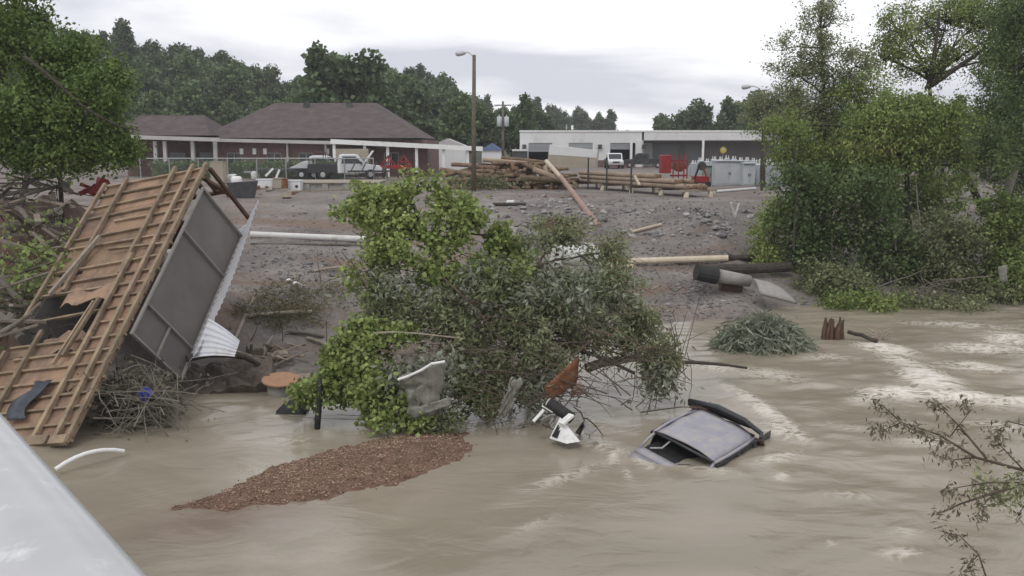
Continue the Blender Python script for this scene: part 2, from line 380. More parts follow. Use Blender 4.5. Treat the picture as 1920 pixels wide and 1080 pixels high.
def sheet(name, xs, ys, fn, m, kind='structure', smooth=True):
    n = len(xs); vs = [(x, y, fn(x, y)) for y in ys for x in xs]
    fs = [(j * n + i, j * n + i + 1, (j + 1) * n + i + 1, (j + 1) * n + i) for j in range(len(ys) - 1) for i in range(n - 1)]
    me = bpy.data.meshes.new(name); me.from_pydata(vs, [], fs); me.update()
    return finish(me, name, m, None, (0, 0, 0), kind=kind, smooth=smooth)
# ground colour: grey wet gravel, brown mud streaks, paler dust
def ground_mat():
    m = mat('ground', (.105, .090, .081), (.235, .207, .188), scale=.4, rough=.9, bump=.5, bscale=7, detail=9)
    nt = m.node_tree; N = nt.nodes; L = nt.links; b = N['Principled BSDF']; src = b.inputs['Base Color'].links[0].from_socket
    t = N.new('ShaderNodeTexCoord'); mp_ = N.new('ShaderNodeMapping'); mp_.inputs['Scale'].default_value = (.10, .32, .4); L.new(t.outputs['Object'], mp_.inputs[0])
    n = N.new('ShaderNodeTexNoise'); n.inputs['Scale'].default_value = 1.6; n.inputs['Detail'].default_value = 7; L.new(mp_.outputs[0], n.inputs[0])
    r = N.new('ShaderNodeValToRGB'); r.color_ramp.elements[0].position = .52; r.color_ramp.elements[1].position = .66; L.new(n.outputs[0], r.inputs[0])
    mm = N.new('ShaderNodeMixRGB'); L.new(r.outputs[0], mm.inputs[0]); L.new(src, mm.inputs[1]); mm.inputs[2].default_value = (.155, .108, .082, 1)
    v = N.new('ShaderNodeTexVoronoi'); v.inputs['Scale'].default_value = 9.0; L.new(t.outputs['Object'], v.inputs[0])
    hs = N.new('ShaderNodeHueSaturation'); mr = N.new('ShaderNodeMapRange'); mr.inputs[3].default_value = .84; mr.inputs[4].default_value = 1.16
    sp = N.new('ShaderNodeSeparateXYZ'); L.new(v.outputs['Color'], sp.inputs[0]); L.new(sp.outputs[0], mr.inputs[0]); L.new(mr.outputs[0], hs.inputs['Value']); L.new(mm.outputs[0], hs.inputs['Color'])
    L.new(hs.outputs[0], b.inputs['Base Color'])
ground_mat()
ground = sheet('ground', axis(-26, 32, .4, -1600, 1600, 1.35), axis(15, 62, .35, 6, 2200, 1.3), H, 'ground')
# the wooded hills behind
SKX, SKY_ = zip(*[(-500, 30), (0, 45), (200, 66), (330, 92), (440, 104), (490, 140), (580, 152), (700, 140), (760, 125), (850, 165), (900, 190), (1000, 206), (1100, 214), (1165, 234), (1250, 246), (1500, 240), (1920, 215), (2500, 200)])
def hd(px): return float(np.interp(px, [-500, 450, 700, 900, 1150, 1300, 2500], [210, 230, 260, 300, 420, 420, 300]))
def hill(px, s):
    """s 0..1 from the foot to the ridge -> point"""
    D = hd(px); y0 = 128.0; y = y0 + (D - y0) * s
    zr = 6 + (270 - float(np.interp(px, SKX, SKY_))) / F * D - 12.5
    ss = min(1, max(0, s)); sm = ss * ss * (3 - 2 * ss)
    return Vector(((px - 960) / F * y, y, 2.9 + (zr - 2.9) * sm - .02 * max(0, s - 1.1) * D))
mat('forest_floor', (.035, .045, .02), (.06, .07, .035), scale=.3)
hm = MB(); hm.grid(lambda u, v: hill(-700 + 3400 * u, -.02 + 1.9 * v), 60, 26); hm.build('hills', 'forest_floor', kind='structure', smooth=True, org=(0, 0, 0))
# ------------------------------------------------------------------ river
FOAM = [  # px, py, half length, half width, slope (dy/dx), strength
    (1745, 715, 55, 17.5, 0.25, 1.0), (1690, 738, 70, 11.2, 0.05, 0.9), (1800, 745, 110, 10.0, 0.08, 0.85), (1640, 745, 40, 8.8, -0.1, 0.6), (1850, 655, 90, 11.2, 0.05, 0.55), (1830, 690, 70, 8.8, 0.1, 0.6), (1890, 635, 50, 12.5, 0.1, 0.6), (1900, 755, 60, 11.2, 0, 0.6), (1870, 800, 70, 12.5, 0.1, 0.35), (1440, 775, 60, 11.7, 0.55, 0.61), (1400, 745, 60, 10.4, 0.5, 0.43), (1470, 810, 50, 15.6, 0.3, 0.5), (1460, 860, 45, 10.4, -0.2, 0.36), (1465, 895, 14, 9.1, 0, 0.43), (1120, 835, 60, 9.1, 0.25, 0.43), (1150, 860, 40, 10.4, 1.2, 0.4), (1060, 895, 90, 13.0, -0.3, 0.29), (1340, 690, 60, 7.8, 0.1, 0.36), (1450, 705, 80, 11.7, 0.15, 0.32), (1660, 655, 50, 10.0, 0.15, 0.8), (1700, 680, 60, 8.8, 0.2, 0.5), (1560, 670, 60, 7.8, 0.05, 0.29), (1250, 740, 50, 11.7, 0.4, 0.32), (1800, 610, 120, 7.5, 0.05, 0.35), (1690, 1040, 45, 11.2, 0.05, 0.4), (1700, 1000, 30, 15.0, 0, 0.25), (1560, 1020, 30, 7.8, 0, 0.22), (1110, 790, 40, 10.4, 0.3, 0.36), (540, 830, 60, 13.0, -0.1, 0.22), (1000, 985, 60, 10.4, -0.4, 0.18), (1330, 880, 60, 7.8, 0.1, 0.29), (1210, 870, 30, 10.4, 0.5, 0.32), (1600, 930, 60, 7.5, 0.1, 0.25), (1740, 830, 70, 8.8, 0.1, 0.3), (1580, 800, 60, 7.8, 0.15, 0.18)]
def foam_at(px, py):
    f = 0.0
    for (a, b, hl, hw, sl_, st) in FOAM:
        dx = px - a; dy = py - b - sl_ * dx
        q = (dx / hl) ** 2 + (dy / hw) ** 2
        if q < 6: f = max(f, st * math.exp(-q))
    return f
def river():
    xs = axis(-15, 22, .16, -60, 90, 1.3); ys = axis(10.5, 37, .13, 1.5, 75, 1.25)
    n = len(xs); vs = []; fo = []
    for y in ys:
        for x in xs:
            px, py = proj((x, y, 0)); f = foam_at(px, py) if 0 < px < 2000 and 500 < py < 1100 else 0
            rough = .25 + .75 * min(1, max(0, (x - 1.0) / 7)) * min(1, max(0, (y - 9) / 8))
            q = Vector((x * .55 + y * .25, y * 1.1 - x * .25, 0))
            z = .04 * rough * noise.fractal(q, 1, 2, 4) + .03 * rough * noise.noise(q * 2.7) + .13 * f
            bar = math.exp(-((px - 430) / 230) ** 2 - ((py - 975 + .18 * (px - 430)) / 38) ** 2)
            vs.append((x, y, z)); fo.append((f, bar))
    fs = [(j * n + i, j * n + i + 1, (j + 1) * n + i + 1, (j + 1) * n + i) for j in range(len(ys) - 1) for i in range(n - 1)]
    me = bpy.data.meshes.new('river'); me.from_pydata(vs, [], fs); me.update()
    for nm, k in (('foam', 0), ('bar', 1)):
        a = me.attributes.new(nm, 'FLOAT', 'POINT'); a.data.foreach_set('value', [q[k] for q in fo])
    m = bpy.data.materials.new('river'); m.use_nodes = True; MATS['river'] = m
    nt = m.node_tree; N = nt.nodes; L = nt.links; b = N['Principled BSDF']
    t = N.new('ShaderNodeTexCoord'); mp_ = N.new('ShaderNodeMapping'); mp_.inputs['Rotation'].default_value = (0, 0, math.radians(-28)); mp_.inputs['Scale'].default_value = (.6, 1.05, 1); L.new(t.outputs['Object'], mp_.inputs[0])
    def nz(sc, det, dist=0.0):
        q = N.new('ShaderNodeTexNoise'); q.inputs['Scale'].default_value = sc; q.inputs['Detail'].default_value = det; q.inputs['Distortion'].default_value = dist; L.new(mp_.outputs[0], q.inputs[0]); return q.outputs[0]
    r = N.new('ShaderNodeValToRGB'); r.color_ramp.elements[0].position = .33; r.color_ramp.elements[1].position = .68
    r.color_ramp.elements[0].color = (.232, .202, .150, 1); r.color_ramp.elements[1].color = (.320, .280, .220, 1); L.new(nz(.32, 6, 1.2), r.inputs[0])
    ba = N.new('ShaderNodeAttribute'); ba.attribute_name = 'bar'; mb_ = N.new('ShaderNodeMixRGB'); mb_.inputs[2].default_value = (.185, .135, .105, 1)
    bm_ = N.new('ShaderNodeMath'); bm_.operation = 'MULTIPLY'; bm_.inputs[1].default_value = .8; L.new(ba.outputs['Fac'], bm_.inputs[0])
    L.new(bm_.outputs[0], mb_.inputs[0]); L.new(r.outputs[0], mb_.inputs[1])
    fa = N.new('ShaderNodeAttribute'); fa.attribute_name = 'foam'
    # lacy foam: thin bright strands where two noises meet
    ab = N.new('ShaderNodeMath'); ab.operation = 'SUBTRACT'; L.new(nz(2.2, 7, 2.2), ab.inputs[0]); ab.inputs[1].default_value = .5
    ab2 = N.new('ShaderNodeMath'); ab2.operation = 'ABSOLUTE'; L.new(ab.outputs[0], ab2.inputs[0])
    ab3 = N.new('ShaderNodeMapRange'); ab3.inputs[1].default_value = .0; ab3.inputs[2].default_value = .16; ab3.inputs[3].default_value = 1; ab3.inputs[4].default_value = 0; L.new(ab2.outputs[0], ab3.inputs[0])
    ab4 = N.new('ShaderNodeMath'); ab4.operation = 'MULTIPLY_ADD'; L.new(nz(9, 6, 1), ab4.inputs[0]); ab4.inputs[1].default_value = .7; L.new(ab3.outputs[0], ab4.inputs[2]); foamn = ab4.outputs[0]
    f1 = N.new('ShaderNodeMath'); f1.operation = 'MULTIPLY_ADD'; L.new(foamn, f1.inputs[0]); f1.inputs[1].default_value = 1.0; L.new(fa.outputs['Fac'], f1.inputs[2])
    f2 = N.new('ShaderNodeMapRange'); f2.inputs[1].default_value = .85; f2.inputs[2].default_value = 2.0; L.new(f1.outputs[0], f2.inputs[0])
    f3 = N.new('ShaderNodeMapRange'); f3.inputs[1].default_value = .02; f3.inputs[2].default_value = .35; L.new(fa.outputs['Fac'], f3.inputs[0])
    f4 = N.new('ShaderNodeMath'); f4.operation = 'MULTIPLY'; L.new(f2.outputs[0], f4.inputs[0]); L.new(f3.outputs[0], f4.inputs[1])
    mf = N.new('ShaderNodeMixRGB'); L.new(f4.outputs[0], mf.inputs[0]); L.new(mb_.outputs[0], mf.inputs[1]); mf.inputs[2].default_value = (.66, .62, .55, 1); L.new(mf.outputs[0], b.inputs['Base Color'])
    rr = N.new('ShaderNodeMapRange'); rr.inputs[3].default_value = .17; rr.inputs[4].default_value = .8; L.new(f4.outputs[0], rr.inputs[0]); L.new(rr.outputs[0], b.inputs['Roughness'])
    b.inputs['IOR'].default_value = 1.33; b.inputs['Specular IOR Level'].default_value = .5
    b1 = N.new('ShaderNodeBump'); b1.inputs['Strength'].default_value = .32; b1.inputs['Distance'].default_value = .12; L.new(nz(1.0, 7, 1.2), b1.inputs['Height'])
    b2 = N.new('ShaderNodeBump'); b2.inputs['Strength'].default_value = .12; b2.inputs['Distance'].default_value = .04; L.new(nz(6.5, 5, .5), b2.inputs['Height']); L.new(b1.outputs[0], b2.inputs['Normal'])
    L.new(b2.outputs[0], b.inputs['Normal'])
    return finish(me, 'river', 'river', None, (0, 0, 0), kind='structure', smooth=True)
river()
# ------------------------------------------------------------------ gravel bar
BAR = [G(a, b) for a, b in [(340, 952), (400, 928), (470, 899), (560, 866), (660, 836), (760, 820), (868, 812), (880, 836), (858, 862), (800, 886), (700, 912), (610, 932), (500, 947), (410, 955)]]
def seg_d(p, a, b):
    ab = (b.x - a.x, b.y - a.y); t = ((p[0] - a.x) * ab[0] + (p[1] - a.y) * ab[1]) / (ab[0] ** 2 + ab[1] ** 2); t = min(1, max(0, t))
    return math.hypot(p[0] - a.x - ab[0] * t, p[1] - a.y - ab[1] * t)
def bar_h(x, y):
    ins = False; n = len(BAR)
    for i in range(n):
        a, b = BAR[i], BAR[(i + 1) % n]
        if (a.y > y) != (b.y > y) and x < (b.x - a.x) * (y - a.y) / (b.y - a.y) + a.x: ins = not ins
    d = min(seg_d((x, y), BAR[i], BAR[(i + 1) % n]) for i in range(n)); d = d if ins else -d
    d += .2 * noise.noise(Vector((x * 1.3, y * 1.6, 5))) + .16 * noise.noise(Vector((x * 4, y * 5, 5))) + .08 * noise.noise(Vector((x * 11, y * 12, 5)))
    return (.02 + .34 * (1 - math.exp(-d * 1.0)) if d > 0 else .02 + d * .35) + .02 * noise.noise(Vector((x * 4, y * 4, 0)))
mat('bar_gravel', (.125, .073, .05), (.21, .13, .09), scale=2.2, rough=.9, bump=1.0, bscale=26, detail=8)
bx0, bx1 = min(q.x for q in BAR) - .6, max(q.x for q in BAR) + .6; by0, by1 = min(q.y for q in BAR) - .5, max(q.y for q in BAR) + .5
sheet('gravel_bar', list(np.arange(bx0, bx1, .07)), list(np.arange(by0, by1, .08)), bar_h, 'bar_gravel')
OCT_F = [(0, 2, 4), (2, 1, 4), (1, 3, 4), (3, 0, 4), (2, 0, 5), (1, 2, 5), (3, 1, 5), (0, 3, 5)]
def stone(mb, c, s, flat=.6):
    a = U(0, 6.28); ca, sa = math.cos(a), math.sin(a); vs = []
    for v in ((1, 0, 0), (-1, 0, 0), (0, 1, 0), (0, -1, 0), (0, 0, 1), (0, 0, -1)):
        k = s * U(.65, 1.2); x, y, z = v[0] * k, v[1] * k * .8, v[2] * k * flat
        x += U(-.2, .2) * s; y += U(-.2, .2) * s
        vs.append((c[0] + x * ca - y * sa, c[1] + x * sa + y * ca, c[2] + z))
    mb.add(vs, OCT_F)
pb = MB(); cnt = 0
while cnt < 17000:
    x, y = U(bx0, bx1), U(by0, by1); z = bar_h(x, y)
    if z < .015 and not (z > -.05 and R.random() < .05): continue
    z = max(z, .0)
    stone(pb, (x, y, z + .005), (.007 + .024 * R.random() ** 4)); cnt += 1
pb.build('pebbles', 'pebble', label='reddish brown pebbles covering the gravel bar in the river', cat='pebbles', kind='stuff')
# ------------------------------------------------------------------ rocks and loose gravel on the bank
rockm = []
for i in range(7):
    me = bpy.data.meshes.new('rock'); import bmesh
    bm = bmesh.new(); bmesh.ops.create_icosphere(bm, subdivisions=1, radius=.5)
    for v in bm.verts: v.co = Vector((v.co.x * U(.9, 1.3), v.co.y * U(.7, 1.1), v.co.z * U(.45, .75))) * (1 + .5 * noise.noise(v.co * 2 + Vector((i * 7, 0, 0))))
    bm.to_mesh(me); bm.free(); me.materials.append(MATS['rock']); rockm.append(me)
def rocks(n, x0, x1, y0, y1, s0, s1, thr=None):
    k = 0; t = 0
    while k < n and t < n * 8:
        t += 1; px, py = U(x0, x1), U(y0, y1)
        if thr is not None and noise.noise(Vector((px * .018, py * .03, 2))) < thr: continue
        p = hit(px, py); o = bpy.data.objects.new('rock', R.choice(rockm)); COL.objects.link(o); o.parent = ground
        s = s0 + (s1 - s0) * R.random() ** 2; o.location = p + Vector((0, 0, s * .1)); o.scale = (s, s, s); o.rotation_euler = (U(-.4, .4), U(-.4, .4), U(0, 6.28)); k += 1
rocks(110, 905, 1115, 368, 440, .22, .5); rocks(110, 1130, 1420, 392, 445, .2, .45, -.05); rocks(25, 1180, 1400, 440, 500, .12, .3); rocks(35, 470, 660, 460, 530, .1, .3); rocks(20, 1190, 1360, 500, 598, .1, .22)
gv = MB()
for k in range(6500):
    q = R.random()
    if q < .35: px, py = R.gauss(1150, 150), R.gauss(405, 26)
    elif q < .7: px, py = R.gauss(1290, 75), R.gauss(530, 50)
    else: px, py = R.gauss(600, 90), R.gauss(500, 60)
    if noise.noise(Vector((px * .012, py * .02, 9))) + U(-.35, .35) < -.05: continue
    p = hit(px, py)
    if p.z < .03: continue
    stone(gv, p + Vector((0, 0, .01)), .03 + .09 * R.random() ** 3)
gv.build('loose_gravel', 'rock', label='loose grey gravel strewn over the washed out bank', cat='gravel', kind='stuff')
# ------------------------------------------------------------------ bridge with its white rail (the camera stands on it)
rd = Vector((-math.sin(math.radians(40)), math.cos(math.radians(40)), 0)); rs = Vector((rd.y, -rd.x, 0))
RA = G(114, 1010, 5.60) - rs * .047
br = thing('bridge', 'concrete road bridge deck with a thick white tubular rail over the river', 'bridge', (RA.x - 1, RA.y - 3, 3.6))
mb = MB(); a = RA - rd * 9; b_ = RA + rd * 14; c_ = -rs * 7
dk = [Vector((q.x, q.y, 3.8)) for q in (a + rs * .02, b_ + rs * .02, b_ + c_, a + c_)]
mb.prism(dk, (0, 0, .5)).build('deck', 'bridge_concrete', br, bevel=.03)
mb = MB(); mb.tube([RA - rd * 9, RA + rd * 14], .076, 40).build('rail', 'rail_paint', br, smooth=True)
for t in (-6.2, -3.7, -1.7, 1.9 + .9, 5.3, 7.8, 10.3):
    q = RA + rd * t - rs * .05; MB().tube([(q.x, q.y, 4.28), (q.x, q.y, 5.53)], .045, 12).build('post', 'rail_paint', br, smooth=True)
# ------------------------------------------------------------------ overturned timber shed
SA, SB = Vector((-8.793, 16.997, .087)), Vector((-7.818, 23.097, 5.429)); SL = (SB - SA).length
su = (SB - SA).normalized(); sn = Vector((-.32869, -.59197, .7359)); sv = sn.cross(su); sv = sv if sv.x < 0 else -sv; SW = 3.34; SH = 1.92
def S(s, w, h=0.0): return SA + su * s + sv * w + sn * h
shed = thing('overturned_shed', 'overturned timber shed with its slatted plywood floor turned up to the sky', 'shed', (SA.x - .8, SA.y + 3, -.2))
def sbeam(nm, m, a, b, w, h, par=None, **k): return MB().beam(S(*a), S(*b), w, h, sn).build(nm, m, par or shed, bevel=.006, **k)
# plywood sheets with a torn hole
def ply(s0, s1, w0, w1, jag=0.0):
    ns, nw = 7, 7
    def fn(u, v):
        s = s0 + (s1 - s0) * v; w = w0 + (w1 - w0) * u
        if jag: s += jag * noise.noise(Vector((w * 3, s0 * 5, 1))) * (1 if v > .9 or v < .1 else 0)
        return S(s, w, .0 + .012 * noise.noise(Vector((s, w, 3))))
    return MB().slab(fn, ns, nw, -sn * .02).build('plywood_sheet', 'plywood', shed)
for (s0, s1) in ((.02, 1.22), (1.23, 2.44), (5.0, 6.1), (6.11, 7.1), (7.11, 8.1)):
    for (w0, w1) in ((.03, 1.22), (1.23, 2.44), (2.45, 3.3)): ply(s0, s1, w0, w1)
ply(2.45, 3.1, .03, 1.22); ply(3.11, 4.99, .03, 1.0); ply(2.45, 3.0, 1.23, 2.44, .25); ply(4.25, 4.99, 1.01, 2.44, .35); ply(2.45, 2.75, 2.45, 3.3, .3); ply(4.5, 4.99, 2.45, 3.3, .4)
mb = MB(); mb.slab(lambda u, v: S(3.75 + .55 * v + .12 * math.sin(u * 9), .95 + 1.5 * u, .05 + .18 * (1 - v) * math.sin(u * 3.1)), 9, 5, -sn * .02).build('torn_sheet', 'plywood', shed)
n_j = 22
for i in range(n_j):
    s = .08 + i * (SL - .16) / (n_j - 1)
    if 3.0 < s < 4.2:
        if i % 2 == 0: sbeam('joist', 'lumber', (s, -.02, .035), (s + .05, .95, .035), .05, .07)
        else: sbeam('joist', 'lumber', (s + .1, .0, .035), (s - .05, SW, .02), .05, .07)
    else: sbeam('joist', 'lumber', (s + U(-.04, .04), -.02 + U(-.06, .03), .04), (s + U(-.06, .06), SW - (U(.3, 1.6) if i in (6, 14, 17) else U(-.1, .1)), .04 + (.12 if i == 14 else 0)), .05, .08)
for w, segs in ((.0, ((-.05, SL),)), (.42, ((.0, 3.9), (3.6, SL + .05))), (.98, ((.1, 3.0), (2.85, 5.2), (4.6, SL + .1))), (2.55, ((-.1, 3.1), (4.3, SL + .05))), (SW, ((0, 2.6), (3.2, 5.6), (5.8, SL)))):
    for (a, b) in segs: sbeam('skid_beam', 'lumber', (a, w + U(-.04, .04), .115 + U(0, .01)), (b, w + U(-.04, .04), .115 + U(0, .01)), .10, .085)
sbeam('skid_beam', 'lumber', (2.2, 1.35, .17), (3.7, 1.0, .3), .09, .08); sbeam('skid_beam', 'lumber', (2.0, 1.5, .17), (3.65, 1.16, .26), .05, .09)
sbeam('skid_beam', 'driftwood', (4.2, 2.9, .16), (5.9, 2.2, .24), .09, .09)
sbeam('skid_beam', 'lumber', (.05, .55, .12), (.05, 1.55, .12), .22, .12); sbeam('skid_beam', 'lumber', (.02, .02, .13), (.02, .45, .13), .2, .12)
# grey side wall with battens
def wl(s, h): return S(s, -.035, -h)
for (s0, s1, off) in ((2.8, 3.65, .0), (3.67, 5.95, .0), (5.97, 7.4, .0)):
    MB().slab(lambda u, v: S(s0 + (s1 - s0) * u, -.03 + .01 * math.sin(u * 3), -.08 - (SH - .12) * v), 5, 5, sv * .03).build('wall_panel', 'wall_grey', shed)
for s in (2.8, 3.66, 5.96, 7.4): MB().beam(S(s, -.075, -.05), S(s, -.075, -SH), .05, .09, sv).build('batten', 'wall_trim', shed, bevel=.006)
for h in (.06, SH - .03): MB().beam(S(2.77, -.08, -h), S(7.42, -.08, -h), .055, .08, sv).build('batten', 'wall_trim', shed, bevel=.006)
MB().beam(S(2.83, -.08, -.95), S(3.63, -.08, -.95), .04, .05, sv).build('batten', 'wall_trim', shed)
MB().slab(lambda u, v: S(3.0 + 4.3 * u, SW - .02, -.08 - (SH - .12) * v), 3, 3, sv * .03).build('wall_panel', 'wall_grey', shed)
MB().slab(lambda u, v: S(7.38, SW * u, -1.0 - (SH - 1.05) * v), 3, 3, su * .03).build('wall_panel', 'wall_grey', shed)
# dark open gable frame at the raised end
for (a, b) in (((SL - .05, -.02, -.03), (SL - .05, -.02, -SH)), ((SL - .05, .5, -.03), (SL - .05, -.02, -1.0)), ((SL - .05, 1.0, 0), (SL - .05, 1.0, -.9)), ((SL - .05, -.02, -.85), (SL - .05, 1.6, -.85)), ((SL - .05, .3, -.03), (SL - .05, .3, -.85)), ((SL - .05, .62, -.03), (SL - .05, .62, -.85)), ((SL - .05, SW, -.03), (SL - .05, SW, -SH))):
    MB().beam(S(*a), S(*b), .09, .09, su).build('frame_timber', 'timber_dark', shed, bevel=.008)
# roof underneath: ribbed white metal sheets, one eave shows along the wall
def ribbed(fn, nrib, nv, th, nm='roof_sheet', par=shed, m='siding_white', **kw):
    nu = nrib * 4 + 1
    def f2(u, v):
        k = int(round(u * (nu - 1))) % 4; return fn(u, v, .03 if k in (0, 1) else 0.0)
    return MB().slab(f2, nu, nv, th).build(nm, m, par, **kw)
ribbed(lambda u, v, r: S(3.2 + 5.0 * u, .0 - .62 * v, -SH - .02 + r + .42 * v - .12 * v * math.sin(u * 4)), 26, 5, -sn * .012)
ribbed(lambda u, v, r: S(3.3 + 4.9 * u, .0 + 1.67 * v, -SH - .1 - .75 * v - r), 26, 3, -sn * .012)
ribbed(lambda u, v, r: S(3.3 + 4.9 * u, 1.67 + 1.9 * v, -SH - .85 + .85 * v - r), 26, 3, -sn * .012)
# loose bent roof sheet hanging by the wall foot
q0, q1, q2, q3 = P(392, 598, 20.9), P(450, 640, 20.6), P(440, 670, 20.2), P(362, 672, 20.2)
lsn = (q1 - q0).cross(q3 - q0).normalized()
if lsn.y > 0: lsn = -lsn
ls = ribbed(lambda u, v, r: (q0 * (1 - v) + q1 * v) * (1 - u) + (q3 * (1 - v) + q2 * v) * u + lsn * (r + .1 * math.sin(v * 3)), 6, 5, -lsn * .012, nm='roof_sheet_loose', par=None, label='loose bright white ribbed metal sheet bent against the wall foot of the overturned shed', cat='metal sheet')
# tarp scrap on the slats and a pale scrap
q = S(.95, 1.75, .1)
MB().slab(lambda u, v: S(.62 + .95 * v, 1.45 + .5 * u + .18 * math.sin(v * 5), .12 + .09 * noise.noise(Vector((u * 3, v * 3, 1))) + .05), 9, 11, -sn * .015).build('plastic_scrap', 'tarp_navy', label='crumpled dark navy plastic scrap lying on the shed floor slats', cat='plastic', smooth=True)
# ------------------------------------------------------------------ wreckage round the shed
def pole(name, m, a, b, r, label, cat='log', group=None, sag=0.0, n=10, r2=None, par=None, jit=0.0, steps=5):
    pts = bez(a, b, (0, 0, sag), steps, jit); r2 = r if r2 is None else r2
    return MB().tube(pts, [r + (r2 - r) * i / (steps - 1) for i in range(steps)], n).build(name, m, par, label, cat, group, smooth=False)
def on(px, py, dz=0.0): return hit(px, py) + Vector((0, 0, dz))
pole('fallen_trunk', 'bark', P(350, 672, 20.4), P(498, 690, 21.8), .09, 'dark bent trunk lying below the white sheet of the overturned shed', 'trunk', sag=.5, jit=.05, r2=.06)
# brown bank slab under the shed
MB().slab(lambda u, v: P(330 + 180 * u, 665 + 55 * v + 20 * (1 - u), 21.9 - 1.0 * v) + Vector((0, 0, .2 * noise.fractal(Vector((u * 5, v * 3, 0)), 1, 2, 4))), 24, 12, (0, .3, -.5)).build('mud_slab', 'mud_dark', label='dark brown slab of collapsed bank between the shed and the round wooden top', cat='bank')
# tangle of twigs with a blue tub
tg = thing('twig_tangle', 'tangle of grey twigs and roots caught between the shed floor and the water', 'brush', P(270, 800, 18.5) * 1)
tw = MB()
for i in range(230):
    c0 = P(R.gauss(265, 38), R.gauss(775, 32), U(17.6, 19.6)); d = Vector((R.gauss(0, .5), R.gauss(0, .3), R.gauss(0, .35)))
    tw.tube(bez(c0 - d, c0 + d, (U(-.2, .2), U(-.2, .2), U(-.1, .3)), 5, .04), [.013, .012, .01, .008, .004], 4, cap=False)
tw.build('twigs', 'bark_grey', tg)
quads('dead_leaves', leaves([tuple(P(R.gauss(250, 40), R.gauss(770, 35), U(18.2, 19.4))) for i in range(520)], 5, .1, .1), 'leaf_dead', tg)
MB().lathe(P(272, 748, 18.0), [(.09, 0), (.11, .08), (.13, .2), (.14, .2), (.12, .18), (.08, .03)], 16, Vector((.3, -.5, .8))).build('plastic_tub', 'blue_plastic', label='bright blue plastic tub stuck in the twig tangle', cat='tub', smooth=True)
pole('bent_pipe', 'white_paint', G(104, 880, .12), G(232, 846, .10), .04, 'thin white bent pipe floating beside the lower end of the shed floor', 'pipe', sag=.3, steps=8)
dbg = 'broken boards heaped under the leafy tree'
for i in range(95):
    px, py = U(-20, 130), U(325, 640); y = -.6 + float(np.interp(py, [330, 640], [30, 20.5])) + U(-1, 1)
    if px > 128 - max(0, py - 480) * .7: continue
    c0 = P(px, py, y); d = Vector((R.gauss(0, 1), R.gauss(0, .5), R.gauss(0, .32))).normalized() * U(.4, 1.2)
    if R.random() < .6: MB().beam(c0 - d, c0 + d, U(.1, .2), U(.03, .07)).build('board', 'plank_old', None, 'weathered broken board in the debris heap behind the raised shed floor', 'board', dbg)
    else: pole('log', 'bark_grey', c0 - d * 1.2, c0 + d * 1.2, U(.05, .13), 'grey broken log in the debris heap behind the raised shed floor', 'log', 'grey logs in the debris heap', sag=U(-.2, .2), r2=U(.03, .06), jit=.03) if R.random() < .6 else None
pole('pale_post', 'white_paint', P(10, 372, 29.5), P(98, 345, 30), .06, 'white post sticking out of the debris heap under the leafy tree', 'post')
dm = thing('debris_mound', 'mound of mud, roots and brush heaped at the left bank beside the shed', 'debris', P(20, 640, 22))
MB().slab(lambda u, v: P(-220 + 340 * u - 60 * v, 360 + 330 * v, 30.5 - 10 * v) + Vector((0, .5, -.25 + .5 * noise.fractal(Vector((u * 5, v * 6, 1)), 1, 2, 4))), 26, 26, (0, 2.5, -1.2)).build('mud', 'soil_root', dm, smooth=True)
quads('brush', leaves([tuple(P(U(-20, 140), R.gauss(515, 50), U(21.5, 26))) for i in range(230)], 7, .16, .12), 'leaf_mid', dm)
tw = MB()
for i in range(80):
    py = U(330, 650); c0 = P(U(-20, 135), py, float(np.interp(py, [330, 650], [29, 20])) - .4); d = Vector((R.gauss(0, .5), R.gauss(0, .3), R.gauss(0, .3)))
    tw.tube(bez(c0 - d, c0 + d, (U(-.2, .2), 0, U(-.1, .3)), 4), [.02, .018, .014, .008], 4, cap=False)
tw.build('roots', 'bark', dm)
# red machine part under the tree
rm = thing('red_machine', 'red painted farm machine part lying in the debris heap under the leafy tree', 'machine', P(172, 366, 31))
for (a, b) in (((148, 364), (205, 340)), ((170, 366), (196, 334)), ((150, 345), (200, 362)), ((158, 358), (192, 352)), ((180, 366), (186, 336))): MB().beam(P(*a, 30.8 + U(-.3, .3)), P(*b, 31 + U(-.3, .3)), .1, U(.1, .22)).build('arm', 'red_paint', rm)
MB().prism([P(160, 362, 30.6), P(176, 344, 30.6), P(190, 350, 30.6), P(186, 364, 30.6)], (0, .15, 0)).build('guard_plate', 'red_paint', rm)
